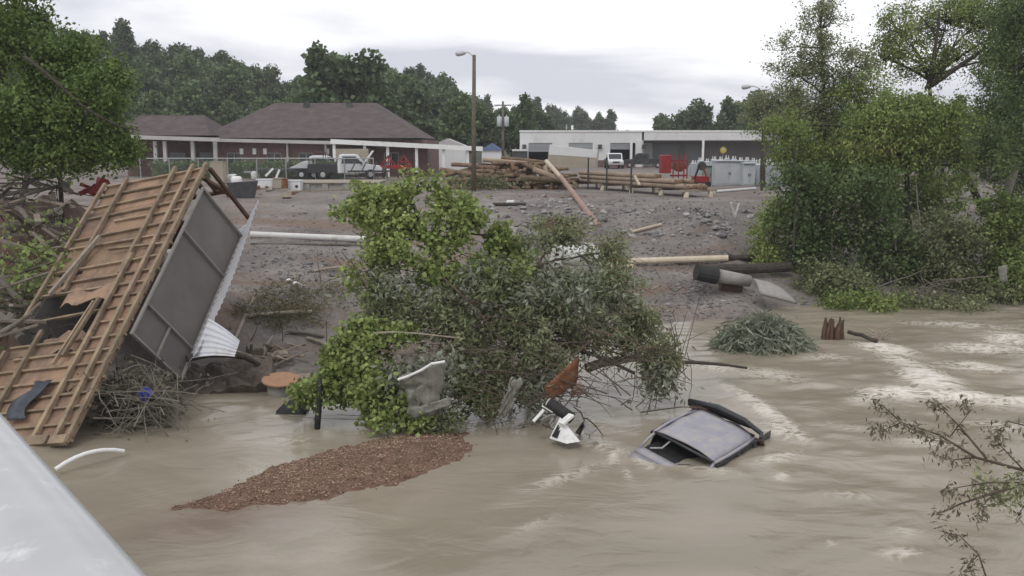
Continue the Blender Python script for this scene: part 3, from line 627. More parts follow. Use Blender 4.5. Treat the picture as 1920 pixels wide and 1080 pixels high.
# ------------------------------------------------------------------ bank items
pole('white_pipe', 'pvc', on(470, 446, .14), on(690, 455, .14), .14, 'long thick white pipe lying on the grey slope beside the shed', 'pipe', n=16)
pole('grey_pole', 'bark_grey', on(470, 459, .05), on(690, 461, .05), .05, 'thin grey pole lying just below the long white pipe', 'pole')
for (a, b, r, m, l) in [((588, 511), (645, 503), .05, 'driftwood', 'short pale stick lying on the slope under the long white pipe'), ((462, 597), (585, 588), .06, 'driftwood', 'long pale branch lying across the weedy bank near the shed wall'), ((440, 640), (478, 560), .05, 'driftwood', 'thin bare branch leaning on the shed roof edge'), ((543, 626), (607, 634), .055, 'bark_grey', 'short grey stick on the mud in front of the green tree'), ((576, 637), (622, 655), .05, 'driftwood', 'pale stick half hidden by the bright green branches'), ((1172, 496), (1365, 490), .13, 'pole_cream', 'long cream utility pole lying across the bank below the reddish mud'), ((1175, 503), (1190, 506), .1, 'pole_cream', 'splintered butt beside the long cream utility pole'), ((1366, 489), (1450, 487), .12, 'bark', 'dark wet trunk at the end of the cream utility pole'), ((1185, 438), (1240, 424), .08, 'pole_cream', 'short cream pole lying on the riprap stones'), ((1340, 362), (1415, 356), .09, 'pvc', 'white pipe lying in the yard in front of the transformers'), ((925, 386), (985, 386), .09, 'bark', 'dark pole with a pale middle on the stones below the log pile'), ((1296, 354), (1310, 361), .06, 'pole_cream', 'short pale post off the end of the pole rack')]:
    pole('stick' if r < .07 else 'pole', m, on(*a, r), on(*b, r), r, l, 'stick' if r < .07 else 'pole', n=10, sag=.06 if r < .07 else 0)
pole('pole_fitting', 'pvc', on(951, 384, .12), on(965, 384, .12), .13, 'pale collar on the dark pole below the log pile', 'fitting')
pole('leaning_pole', 'pole_pink', on(1122, 425, .0), P(1052, 332, 56), .17, 'pinkish brown pole sliding down the bank from the log pile', 'pole', n=12, r2=.14)
for (a, b, t) in (((1378, 408), (1371, 380), 'left'), ((1378, 408), (1386, 382), 'right')):
    p0 = on(*a, .02); MB().tube([p0, P(b[0], b[1], p0.y - .2)], .05, 8).build('white_stake', 'white_paint', None, 'thin white stake of the V-shaped pair standing on the stones', 'stake', 'pair of white stakes')
for (px, py, l) in ((535, 531, 'larger white paper scrap on the brown weeds beside the shed'), (548, 537, 'small square white paper scrap on the brown weeds beside the shed')):
    p = on(px, py, .06); MB().slab(lambda u, v: p + Vector((u * .35, v * .25, .06 * math.sin(u * 4 + v))), 5, 4, (0, 0, .01)).build('paper_scrap', 'white_paint', label=l, cat='paper')
# heap of driftwood and broken blocks in front of the shed
for i in range(26):
    p = on(U(455, 560), U(650, 690), U(.03, .2)); d = Vector((R.gauss(0, 1), R.gauss(0, .6), R.gauss(0, .25))).normalized() * U(.2, .6)
    MB().tube(bez(p - d, p + d, (0, 0, U(-.05, .12)), 4), [.045, .04, .03, .015], 6).build('driftwood_stick', 'driftwood', None, 'pale driftwood stick in the small heap between the shed and the green branches', 'stick', 'driftwood heap sticks')
for (px, py, s, l) in ((478, 664, .42, 'large pale broken block in the driftwood heap by the white sheet'), (530, 672, .3, 'smaller pale broken block in the driftwood heap')):
    p = on(px, py, .1); MB().box(p, (s, s * .8, s * .7), Matrix.Rotation(.5, 3, 'Z') @ Matrix.Rotation(.3, 3, 'X')).build('broken_block', 'driftwood', None, l, 'block', bevel=.05)
# round table top / reel end
rt = thing('cable_reel', 'round orange wooden reel end with a grey drum standing in shallow water', 'reel', G(525, 735, -.2))
p = P(527, 712, 20.9); ax = Vector((.05, -.12, 1)).normalized()
MB().lathe(p - ax * .03, [(.42, 0), (.46, .02), (.46, .05), (.44, .06), (.05, .064)], 28, ax).build('disc', 'orange_wood', rt, smooth=False)
MB().lathe(p - ax * .5, [(.33, 0), (.33, .46)], 24, ax).build('drum', 'concrete', rt, smooth=True)
# standing charred stake and dark lump
MB().tube([G(594, 818, -.15), P(597, 770, 18.3), P(600, 708, 18.3)], [.06, .07, .05], 9).build('black_stake', 'black_rubber', label='charred black stake standing upright in the water before the green tree', cat='stake', smooth=True)
p = G(548, 772, .0); mb = MB(); mb.slab(lambda u, v: p + Vector((-.35 + .7 * u, -.2 + .45 * v, .25 * math.sin(u * 3.1) * math.sin(v * 3.1) + .1 * noise.noise(Vector((u * 5, v * 5, 2))))), 9, 7, (0, 0, -.2)); mb.build('rubber_scrap', 'black_rubber', label='black crumpled rubber scrap half sunk left of the charred stake', cat='rubber', smooth=True)
# ------------------------------------------------------------------ light poles and utility poles
def lamp_pole(px, pyb, ytop, y, label, armpx, arm_rise):
    b = P(px, pyb, y); t = thing('street_lamp', label, 'street lamp', (b.x, b.y, b.z - .4)); top = P(px + 1, ytop, y)
    MB().tube([b - Vector((0, 0, .4)), (b + top) / 2, top], [.16, .14, .11], 12).build('pole', 'wood_pole', t, smooth=True)
    e = P(px + armpx, ytop - arm_rise, y); s = top - Vector((0, 0, .25))
    arm = MB().tube(bez(s, e, (0, 0, .35), 7), .035, 8).build('arm', 'lamp_grey', t, smooth=True)
    d = (e - s); d.z = 0; d.normalize()
    hd_ = MB().lathe(e + d * -.05, [(.05, 0), (.10, .06), (.15, .25), (.17, .5), (.13, .62), (.04, .66)], 12, d * 1 + Vector((0, 0, -.1))).build('lamp_head', 'lamp_grey', t, smooth=True)
    MB().lathe(e + d * .35 - Vector((0, 0, .12)), [(.13, .04), (.12, -.03), (.05, -.08)], 12).build('lens', 'lens', hd_, smooth=True)
    return t
lamp_pole(888, 357, 103, 57, 'tall wooden street lamp pole standing between the log pile and the light truck yard', -16, 4)
lamp_pole(1431, 349, 168, 63, 'wooden street lamp pole standing in front of the grey transformers', -24, 6)
def util_pole(px, pyb, ytop, y, label, cans=1):
    b = P(px, pyb, y); top = P(px, ytop, y); t = thing('utility_pole', label, 'utility pole', (b.x, b.y, b.z - .3))
    MB().tube([b - Vector((0, 0, .3)), top], [.17, .11], 10).build('pole', 'bark_grey', t, smooth=True)
    MB().beam(top + Vector((-.9, 0, -.4)), top + Vector((.9, 0, -.4)), .1, .12).build('crossarm', 'wood_pole', t)
    for k in range(cans):
        c = top + Vector((-.38 + .76 * k, -.25, -2.6)); can = MB().lathe(c, [(.2, 0), (.26, .05), (.26, .95), (.2, 1.02)], 12).build('transformer_can', 'xfmr', t, smooth=True)
        MB().lathe(c + Vector((0, 0, 1.0)), [(.05, 0), (.07, .1), (.04, .22)], 8).build('bushing', 'lamp_grey', can)
    return t
util_pole(943, 308, 190, 95, 'utility pole with two pale transformer cans beside the white warehouse', 2)
util_pole(753, 262, 215, 125, 'slim utility pole rising behind the low end of the brick building roof', 0)
util_pole(365, 215, 148, 170, 'bare pale utility pole on the wooded hillside behind the brick building', 0)
# ------------------------------------------------------------------ brick building with hip roofs
BY = 84.0
def BP(px, py, y=BY): return P(px, py, y)
bb = thing('brick_building', 'long red brick building with brown hip roofs and a white edged canopy', 'building', (BP(560, 320).x, BY, 3))
GZ = 2.95
xl, xr = BP(268, 300).x, BP(800, 300).x; ez = BP(500, 262).z
wall_n = 14
# walls with window openings built of piers and lintels
def wallrun(x0, x1, y, z0, z1, opens, m, par, nm='wall', th=.25):
    """front wall as one mesh with openings (x0,x1,z0,z1)"""
    mb = MB(); xs = sorted(opens); cur = x0
    for (a, b, c, d) in xs:
        if a > cur: mb.span((cur, y, z0), (a, y + th, z1))
        if c > z0 + .01: mb.span((a, y, z0), (b, y + th, c))
        if d < z1 - .01: mb.span((a, y, d), (b, y + th, z1))
        cur = b
    if cur < x1: mb.span((cur, y, z0), (x1, y + th, z1))
    return mb.build(nm, m, par)
x0 = BP(400, 300).x
ops = []
for px in (425, 500, 560, 640, 720): a = BP(px, 300).x; ops.append((a, a + 1.4, 3.9, 5.2))
wallrun(x0, xr, BY, GZ, ez, ops, 'brick', bb)
for (a, b, c, d) in ops:
    w = MB(); w.span((a, BY + .08, c), (a + .07, BY + .16, d)); w.span((b - .07, BY + .08, c), (b, BY + .16, d)); w.span((a, BY + .08, c), (b, BY + .16, c + .07)); w.span((a, BY + .08, d - .07), (b, BY + .16, d)); w.span(((a + b) / 2 - .03, BY + .08, c), ((a + b) / 2 + .03, BY + .16, d))
    f = w.build('window', 'fascia', bb); MB().span((a + .05, BY + .11, c + .05), (b - .05, BY + .13, d - .05)).build('pane', 'glass', f)
MB().span((x0, BY + .25, GZ), (x0 + .25, BY + 14, ez)).build('wall', 'brick', bb); MB().span((xr - .25, BY + .25, GZ), (xr, BY + 14, ez)).build('wall', 'brick', bb); MB().span((x0, BY + 14, GZ), (xr, BY + 14.25, ez)).build('wall', 'brick', bb)
for px in (453, 477, 497, 614): # white panels on the wall
    c = BP(px, 284, BY - .12); MB().box((c.x, BY - .1, c.z), (.34, .2, .55)).build('wall_box', 'white_paint', bb, bevel=.03)
# hip roofs
def hip(nm, x0, x1, y0, y1, ze, zr, inset, par):
    ry = (y0 + y1) / 2; ra, rb = x0 + inset, x1 - inset
    root = MB().add([(x0, y0, ze), (x1, y0, ze), (x1, y1, ze), (x0, y1, ze), (ra, ry, zr), (rb, ry, zr)], [(0, 1, 5, 4), (1, 2, 5), (2, 3, 4, 5), (3, 0, 4), (3, 2, 1, 0)]).build(nm, 'shingle', par)
    return root
ze = BP(500, 259).z; zr = BP(520, 193, BY + 7.5).z
roof = hip('roof', BP(375, 260).x, BP(790, 260).x, BY - 1.0, BY + 16, ze, zr, 5.2, bb)
MB().box((BP(545, 200).x, BY + 6.5, zr - .2), (.5, .5, .5)).build('roof_vent', 'dark_steel', bb); MB().box((BP(632, 205).x, BY + 6.5, zr - .3), (.5, .5, .5)).build('roof_vent', 'dark_steel', bb)
wing = hip('wing_roof', BP(215, 255).x, BP(415, 255).x, BY - 3.2, BY + 6, BP(300, 254, BY - 3).z, BP(330, 216, BY + 1).z, 2.0, bb)
# wing porch: posts, dark recess
MB().span((BP(225, 300).x, BY + 1.5, GZ), (x0, BY + 1.75, ez)).build('porch_wall', 'brick', bb)
for px in (292, 310, 362, 404): c = BP(px, 280, BY - 2.6); MB().span((c.x - .15, BY - 2.8, GZ), (c.x + .15, BY - 2.5, ez - .15)).build('porch_post', 'fascia', bb)
for px in (318, 370): c = BP(px, 280, BY + 1.5); MB().span((c.x, BY + 1.42, 3.6), (c.x + 1.6, BY + 1.49, 5.2)).build('porch_window', 'glass', bb)
# fascia boards and gutter
def fas(a, b, h=.34, m='fascia'): return MB().beam(a, b, .12, h).build('fascia', m, bb, bevel=.01)
fas(BP(210, 256, BY - 3.3), BP(412, 262, BY - 3.3)); fas(BP(372, 262, BY - 1.1), BP(640, 268, BY - 1.1), .3)
# canopy roof running right on posts
ca, cb = BP(620, 267, BY - 2.2), BP(905, 281, BY - 1.0)
n2 = Vector((cb.y - ca.y, -(cb.x - ca.x), 0)).normalized()
MB().prism([ca, cb, cb - n2 * 4, ca - n2 * 1.0], (0, 0, .18)).build('canopy_roof', 'fascia', bb)
MB().beam(ca + n2 * .06 + Vector((0, 0, .09)), cb + n2 * .06 + Vector((0, 0, .09)), .1, .42).build('fascia', 'white_paint', bb)
for t in (.02, .22, .37, .56, .74, .9):
    q = ca.lerp(cb, t) - n2 * .3; MB().span((q.x - .13, q.y - .13, GZ), (q.x + .13, q.y + .13, q.z)).build('canopy_post', 'white_paint', bb)
for px in (538, 610): c = BP(px, 264, BY - .3); MB().span((c.x - .09, BY - .35, GZ), (c.x + .09, BY - .2, c.z)).build('downpipe', 'fascia', bb)
# white sheds beyond the canopy
for (px0, px1, py0, y, nm, l, m) in ((806, 872, 268, 104, 'shed', 'pale grey shed with a low gable behind the canopy posts', 'white_wall'), (903, 940, 276, 112, 'tent', 'blue roofed white tent beside the utility pole with transformer cans', 'white_wall')):
    a, b = P(px0, py0, y), P(px1, py0, y); t = thing(nm, l, nm, ((a.x + b.x) / 2, y, 2.95))
    MB().span((a.x, y, 2.95), (b.x, y + 5, a.z - .4)).build('wall', m, t)
    MB().prism([(a.x - .2, y - .2, a.z - .4), (b.x + .2, y - .2, a.z - .4), ((a.x + b.x) / 2, y - .2, a.z + .5)], (0, 5.5, 0)).build('roof', 'canopy_blue' if nm == 'tent' else 'fascia', t)
# hedge and chain link fence in front of the brick building
FY = 76.0
hg = [tuple(Vector((U(P(285, 300, FY + 3).x, P(640, 300, FY + 3).x), FY + 3 + U(-.5, .5), U(3.0, 4.45)))) for i in range(1500)]
h_ = thing('hedge', 'dark green clipped hedge between the chain link fence and the brick building', 'hedge', (P(460, 330, FY + 3).x, FY + 3, 2.95)); quads('foliage', leaves(hg, 9, .12, .17, .1), 'leaf_dark', h_)
sx0, sx1 = P(285, 300, FY + 3).x, P(640, 300, FY + 3).x
MB().span((sx0, FY + 2.75, 2.95), (sx1, FY + 3.25, 4.3)).build('stems', 'leaf_dark', h_)
fe = thing('chain_link_fence', 'grey chain link fence with a top rail in front of the dark hedge', 'fence', (P(450, 330, FY).x, FY, 2.95))
fx0, fx1 = P(262, 300, FY).x, P(700, 300, FY).x; ft = P(450, 297, FY).z
MB().tube([(fx0, FY, ft), (fx1, FY, ft)], .045, 8).build('top_rail', 'galv', fe)
for k in range(9): x = fx0 + (fx1 - fx0) * k / 8; MB().tube([(x, FY, 2.8), (x, FY, ft + .08)], .05, 8).build('post', 'galv', fe)
wm = MB(); x = fx0 - 1.6
while x < fx1:
    for s in (1, -1):
        a = Vector((x if s > 0 else x + 1.8, FY, 2.98)); b = a + Vector((s * (ft - 3.0), 0, ft - 3.0))
        if a.x > fx0 and b.x > fx0 and a.x < fx1 and b.x < fx1: wm.beam(a, b, .006, .006)
    x += .16
wm.build('wire_mesh', 'galv', fe)
# ------------------------------------------------------------------ white warehouse
WY = 118.0
def WPX(px): return P(px, 290, WY).x
wh = thing('warehouse', 'long white flat roofed warehouse with roller doors and an open loading bay', 'warehouse', (WPX(1250), WY, 2.95))
wt0 = P(1200, 247, WY).z; dt = P(1000, 268, WY).z; cb_ = P(1300, 263, WY).z
doors = [(WPX(991), WPX(1035), 2.95, dt), (WPX(1066), WPX(1111), 2.95, dt), (WPX(1144), WPX(1181), 2.95, dt), (WPX(1185.5), WPX(1191), 2.95, dt)]
wallrun(WPX(975), WPX(1203), WY, 2.95, wt0, doors, 'white_wall', wh)
for i, (a, b, c, d) in enumerate(doors[:3]):
    drop = (1.15, 1.5, .85)[i]; sh_ = thing_part = MB(); n = 5
    dr = MB().span((a, WY + .12, d - drop), (b, WY + .16, d)).build('roller_door', 'shutter', wh)
    for k in range(n): z = d - drop + drop * k / n; MB().span((a + .01, WY + .09, z + .02), (b - .01, WY + .119, z + drop / n - .03)).build('slat', 'shutter', dr)
MB().span((WPX(976), WY + 6, 2.95), (WPX(1202), WY + 6.2, wt0)).build('inner_shade_wall', 'gap_shade', wh)  # near-black colour stands in for the shade behind the half-open doors
MB().span((WPX(975), WY + .25, 2.95), (WPX(975) + .25, WY + 20, wt0)).build('wall', 'white_wall', wh)
# recessed loading bay
RB = WY + 5
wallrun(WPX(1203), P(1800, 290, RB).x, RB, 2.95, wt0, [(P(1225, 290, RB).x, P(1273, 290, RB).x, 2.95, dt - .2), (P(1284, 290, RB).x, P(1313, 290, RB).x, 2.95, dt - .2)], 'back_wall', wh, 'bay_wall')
MB().span((WPX(1205), RB - .06, 2.95), (P(1223, 290, RB).x, RB - .01, dt)).build('bay_panel', 'white_wall', wh)
MB().span((WPX(1203), WY + .25, 2.95), (WPX(1203) + .25, RB, cb_)).build('wall', 'white_wall', wh)
for (a, b) in ((1225, 1273), (1284, 1313)): MB().span((P(a, 290, RB).x, RB + .1, 2.95), (P(b, 290, RB).x, RB + .16, dt - .2)).build('roller_door', 'shutter', wh)
MB().span((WPX(1203) + .26, WY - .05, cb_), (WPX(1800), WY + .2, wt0)).build('bay_fascia', 'white_wall', wh)
MB().span((WPX(974), WY - .12, wt0), (WPX(1800), WY + 22, wt0 + .18)).build('roof_cap', 'white_paint', wh)
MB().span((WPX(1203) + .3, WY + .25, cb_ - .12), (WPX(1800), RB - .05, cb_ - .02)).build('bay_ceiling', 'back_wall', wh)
for px in (1183, 1317, 1458, 1600, 1740): x = WPX(px); MB().span((x - .14, WY - .35, 2.95), (x + .14, WY - .1, cb_ if px > 1200 else dt)).build('column', 'white_paint', wh)
MB().span((WPX(1192), WY - .2, 2.95), (WPX(1203), WY - .01, cb_)).build('pier', 'white_wall', wh)
for px in (983, 1125, 1207): c = P(px, 275, WY - .2); MB().box((c.x, WY - .18, c.z), (.5, .3, .55)).build('wall_lamp', 'dark_steel', wh)
MB().span((WPX(1035), WY - .08, 2.95), (WPX(1190), WY - .01, 3.9)).build('wall_base', 'brick', wh)
MB().tube([P(1073, 243, WY + 2), P(1073, 235, WY + 2)], .15, 8).build('roof_vent', 'white_paint', wh); MB().tube([P(1062, 243, WY + 4), P(1062, 234, WY + 4)], .1, 8).build('roof_vent', 'galv', wh)
MB().span((P(962, 282, WY - 3).x, WY - 3, 2.95), (WPX(988), WY - .2, P(970, 283, WY).z)).build('annex', 'dark_steel', wh)
MB().span((P(960, 282, WY - 3).x, WY - 3.2, P(970, 283, WY).z), (WPX(989), WY - .15, P(970, 280, WY).z)).build('annex_roof', 'white_wall', wh)
# yellow sign in the bay
ys = thing('hazard_sign', 'yellow round hazard sign with a pale centre in the loading bay', 'sign', P(1356, 295, WY + 1)); q = P(1356, 281, WY + 1)
MB().lathe(q, [(.42, 0), (.46, .03), (.42, .06)], 16, Vector((0, -1, 0))).build('plate', 'yellow', ys); MB().lathe(q + Vector((0, -.07, .1)), [(.2, 0), (.2, .03)], 12, Vector((0, -1, 0))).build('symbol', 'white_paint', ys); MB().tube([(q.x, q.y + .05, 2.95), (q.x, q.y + .05, q.z)], .05, 6).build('post', 'galv', ys)
# ------------------------------------------------------------------ vehicles
def pickup(loc, rz, label, body='car_white', hood_up=False, bed='car_black', sc=1.0):
    t = thing('pickup_truck', label, 'pickup truck')
    prof = [(-2.7, .55), (-2.7, 1.1), (-.55, 1.15), (-.4, 1.15), (-.25, 1.9), (-.05, 1.98), (.95, 1.98), (1.15, 1.92), (1.65, 1.2), (2.75, 1.08), (2.85, .9), (2.85, .5)]
    cabp = [(-.6, .5), (-.6, 1.15), (-.42, 1.9), (-.2, 1.98), (.85, 1.98), (1.05, 1.9), (1.6, 1.2), (2.7, 1.08), (2.85, .9), (2.85, .5)]
    MB().prism([(x, -.95, z) for x, z in cabp], (0, 1.9, 0)).build('cab', body, t, bevel=.05)
    bd = MB(); bd.span((-2.9, -.95, .55), (-.62, -.85, 1.2)); bd.span((-2.9, .85, .55), (-.62, .95, 1.2)); bd.span((-2.9, -.85, .55), (-2.8, .85, 1.2)); bd.span((-2.8, -.85, .55), (-.62, .85, .68)); bd.build('bed', bed, t)
    for s in (-1, 1):
        d = MB().prism([(-.3, s * .955, 1.25), (-.18, s * .955, 1.82), (.8, s * .955, 1.82), (1.35, s * .955, 1.25)], (0, s * .01, 0)).build('side_window', 'glass', t)
        MB().span((.1, s * .955, .6), (1.2, s * .968, 1.2)).build('door', body, t, bevel=.01)
        MB().box((1.25, s * 1.08, 1.3), (.12, .2, .22)).build('mirror', 'car_black', t)
        MB().box((2.86, s * .7, .85), (.06, .36, .2)).build('headlight', 'lens', t)
        for x in (-1.75, 1.95):
            w = MB().lathe((x, s * .8, .4), [(.2, -.02), (.38, 0), (.4, .05), (.4, .2), (.36, .24)], 18, Vector((0, s, 0))).build('wheel', 'black_rubber', t)
            MB().lathe((x, s * 1.03, .4), [(.21, 0), (.18, .02)], 14, Vector((0, s, 0))).build('rim', 'chrome', w)
    MB().prism([(1.1, -.8, 1.86), (1.1, .8, 1.86), (1.58, .8, 1.24), (1.58, -.8, 1.24)], (.03, 0, .02)).build('windshield', 'glass', t)
    MB().box((2.9, 0, .85), (.05, .9, .22)).build('grille', 'car_black', t); MB().box((2.92, 0, .6), (.12, 1.9, .18)).build('bumper', 'chrome', t)
    if hood_up: MB().beam((1.5, 0, 1.25), (2.25, 0, 2.25), 1.7, .07, (1, 0, 0)).build('hood', body, t, label='raised white hood')
    t.location = loc; t.rotation_euler = (0, 0, rz); t.scale = (sc,) * 3; return t
q = G(654, 336, 3.0); pickup((q.x - .3, q.y, 3.0), math.radians(12), 'white pickup truck with its hood raised beside a flatbed trailer', hood_up=True, sc=1.08)
q = G(700, 318, 3.0); pickup((q.x - 1, 86 - 6, 3.0), math.radians(0), 'white pickup truck parked by the tan box body under the canopy')
q = G(1165, 319, 3.0); pickup((q.x, 112, 3.0), math.radians(-90), 'white pickup truck facing out before the third roller door of the warehouse', sc=.95)
q = G(1225, 318, 3.0); pickup((q.x, 113, 3.0), math.radians(170), 'dark pickup truck parked in front of the loading bay wall', body='dark_steel', sc=.95)
# flatbed trailer
def trailer():
    t = thing('flatbed_trailer', 'black flatbed trailer with stake racks and tandem wheels hitched by the white pickup', 'trailer', G(580, 336, 3.0))
    o = ORG[t.name]
    def L(x, y, z): return o + Vector((x, y, z))
    MB().span(L(-4.5, -1, .72), L(2.6, 1, .9)).build('deck', 'dark_steel', t); MB().span(L(-5.6, -.12, .55), L(-4.4, .12, .7)).build('drawbar', 'galv', t)
    for s in (-1, 1):
        for x in (-.4, .65):
            w = MB().lathe(L(x, s * .98, .42), [(.2, -.1), (.4, -.1), (.42, -.05), (.42, .1), (.38, .14)], 16, Vector((0, s, 0))).build('wheel', 'black_rubber', t); MB().lathe(L(x, s * 1.13, .42), [(.2, 0), (.17, .02)], 12, Vector((0, s, 0))).build('rim', 'lamp_grey', w)
        MB().span(L(-.95, s * .85 - .15, .86), L(1.2, s * .85 + .3 * s, .93)).build('fender', 'car_black', t)
    for x in (.2, .9, 1.6, 2.3): MB().span(L(x, -1.0, .9), L(x + .07, -.93, 1.75)).build('stake', 'car_black', t)
    for z in (1.2, 1.6): MB().span(L(.2, -1.02, z), L(2.4, -.95, z + .12)).build('rack_rail', 'car_black', t)
    for (x, h) in ((1.45, 2.3), (1.65, 2.35)): MB().tube([L(x, -.9, .9), L(x, -.9, h)], .04, 6).build('stack_pipe', 'car_black', t)
    MB().prism([L(-1.6, -.7, .95), L(.2, -.7, .95), L(.2, -.7, 1.6), L(-.3, -.7, 1.55)], (0, 1.2, 0)).build('toolbox', 'car_white', t, bevel=.03)
trailer()
# tan box body and flat deck
q = P(658, 300, 82); bxm = thing('cargo_container', 'tan cargo container standing behind the white pickup with the raised hood', 'container', (q.x, 82, 3.0))
MB().span((P(626, 300, 82).x, 82, 3.2), (P(691, 300, 82).x, 84.4, P(658, 279, 82).z)).build('box', 'tan_box', bxm, bevel=.04); MB().span((P(628, 300, 82).x, 82.2, 3.0), (P(689, 300, 82).x, 84.2, 3.19)).build('chassis', 'car_black', bxm)
for px in (636, 680): MB().lathe((P(px, 300, 82).x, 81.95, 3.35), [(.2, 0), (.36, 0), (.36, .25)], 12, Vector((0, 1, 0))).build('wheel', 'black_rubber', bxm)
# red implement with folded frames
q = G(742, 336, 3.0); ri = thing('red_implement', 'red folded farm implement with two peaked frames behind the green tree top', 'implement', (q.x, q.y, 3.0))
for k, px in enumerate((728, 757)):
    b0 = P(px - 14, 312, q.y); b1 = P(px + 14, 312, q.y); tp = P(px, 292, q.y)
    for (a, b) in ((b0, tp), (tp, b1), (b0.lerp(tp, .4), b1.lerp(tp, .4))): MB().beam(a, b, .12, .12).build('frame', 'red_paint', ri)
    MB().beam(P(px, 312, q.y + .9), tp, .1, .1).build('frame', 'red_paint', ri); MB().span((P(px - 12, 312, q.y).x, q.y - .1, 3.1), (P(px - 9, 312, q.y).x, q.y + .2, P(px, 312, q.y).z)).build('leg', 'dark_steel', ri)
MB().beam(P(712, 313, q.y), P(770, 313, q.y), .35, .3).build('main_beam', 'red_paint', ri)
# dark machinery beside it
q = G(690, 338, 3.0); dk = thing('harrow', 'dark steel harrow with rows of discs between the pickup and the red implement', 'harrow', (q.x, q.y, 3.0))
for s in (-.5, .5): MB().beam(q + Vector((-1.6, s, .75)), q + Vector((1.8, s, .75)), .1, .12).build('frame', 'dark_steel', dk)
for k in range(9): MB().lathe(q + Vector((-1.5 + .4 * k, -.5 + (k % 2) * 1.0, .42)), [(.05, -.02), (.4, 0), (.06, .05)], 14, Vector((1, .25, 0))).build('disc', 'dark_steel', dk)
for k in range(4): MB().beam(q + Vector((-1.3 + .9 * k, -.5, .8)), q + Vector((-1.1 + .9 * k, .5, 1.5)), .08, .08).build('strut', 'dark_steel', dk)
# loading platform, boxes and drums in the left yard
q0 = G(564, 356, 3.0); q1 = G(657, 354, 3.0); lp = thing('loading_platform', 'long low beige concrete loading platform in front of the pickup trucks', 'platform', q0)
MB().span((q0.x, q0.y, 2.9), (P(725, 345, 64).x, q0.y + 4.5, 3.42)).build('slab', 'concrete', lp, bevel=.03); MB().span((q0.x - 1.2, q0.y - .15, 3.42), (P(725, 345, 64).x + .1, q0.y + 4.6, 3.5)).build('coping', 'driftwood', lp, bevel=.02)
for px in (575, 610, 650): c = P(px, 350, q0.y); MB().span((c.x - .2, q0.y - .12, 2.9), (c.x + .2, q0.y - .01, 3.41)).build('buttress', 'concrete', lp)
MB().beam(G(560, 359, 3.05), G(650, 356, 3.05), .15, .12).build('timber', 'driftwood', None, 'long pale timber lying at the foot of the loading platform', 'timber')
def cabinet(px, py, w, d, h, m, l, nm='cabinet', hole=False):
    q = G(px, py, 3.0); t = thing(nm, l, nm, q); MB().box(q + Vector((0, 0, h / 2)), (w, d, h)).build('body', m, t, bevel=.03); MB().box(q + Vector((0, 0, h + .03)), (w + .06, d + .06, .06)).build('lid', m, t)
    if hole: MB().lathe(q + Vector((w * .25, -d / 2 - .02, h * .45)), [(.1, 0), (.1, .02)], 10, Vector((0, 1, 0))).build('hole', 'black_rubber', t)
cabinet(552, 357, 1.0, .8, .62, 'car_white', 'white cabinet with a black hole lying at the end of the loading platform', hole=True)
cabinet(535, 358, .25, .5, .75, 'rust', 'narrow rusty red box beside the white cabinet with a black hole', 'box')
cabinet(522, 353, .6, .6, .65, 'tan_box', 'beige box next to the narrow rusty box', 'box')
cabinet(499, 352, 1.1, .8, .55, 'car_white', 'low white cabinet leaning in the rubble left of the beige box')
cabinet(411, 344, 1.0, .9, 1.6, 'tan_box', 'tall cream cabinet standing behind the raised end of the shed')
q = G(456, 371, 3.0); MB().add([q + Vector(v) for v in ((-.5, -.4, 0), (.55, -.4, 0), (.55, .4, 0), (-.5, .4, 0), (-.75, -.5, .85), (.75, -.5, .95), (.75, .5, .95), (-.75, .5, .85), (-.65, -.4, .8), (.65, -.4, .88), (.65, .4, .88), (-.65, .4, .8), (-.4, -.3, .1), (.45, -.3, .1), (.45, .3, .1), (-.4, .3, .1))], [(0, 3, 2, 1), (0, 1, 5, 4), (1, 2, 6, 5), (2, 3, 7, 6), (3, 0, 4, 7), (4, 5, 9, 8), (5, 6, 10, 9), (6, 7, 11, 10), (7, 4, 8, 11), (8, 9, 13, 12), (9, 10, 14, 13), (10, 11, 15, 14), (11, 8, 12, 15), (12, 13, 14, 15)]).build('skip', 'dark_steel', None, 'dark grey open skip in the rubble behind the shed', 'skip')
for i, (px, py) in enumerate(((436, 343), (444, 345), (488, 333), (500, 332), (517, 331), (531, 332), (543, 333), (480, 336))):
    q = G(px, py, 3.0); t = thing('tank', 'white plastic tank standing among the gear before the chain link fence', 'tank', q, 'white tanks in the yard'); h = (.7, .6, 1.0, .8, 1.1, 1.0, .7, .7)[i]
    MB().lathe(q, [(.36, 0), (.4, .05), (.4, h - .15), (.3, h - .03), (.12, h)], 14).build('shell', 'white_paint', t, smooth=True); MB().lathe(q + Vector((0, 0, h)), [(.12, 0), (.12, .07)], 10).build('cap', 'car_black', t)
for (a, b, l) in (((498, 330), (512, 316), 'white jib of a hand crane rising among the white tanks'), ((515, 340), (524, 318), 'white diagonal strut standing beside the white jib')): MB().beam(P(a[0], a[1], 72), P(b[0], b[1], 72), .12, .16).build('jib', 'white_paint', None, l, 'jib')
for i in range(34):
    px = U(430, 560); q = G(px, U(352, 372), 3.0); s = U(.12, .4); MB().box(q + Vector((0, 0, s * .3)), (s * U(.8, 2), s, s * .6), Matrix.Rotation(U(0, 3), 3, 'Z') @ Matrix.Rotation(U(-.4, .4), 3, 'X')).build('rubble', R.choice(('concrete', 'rust', 'plank_old', 'driftwood')), None, 'chunk of rubble scattered round the skip and cabinets behind the shed', 'rubble', 'rubble chunks by the skip')
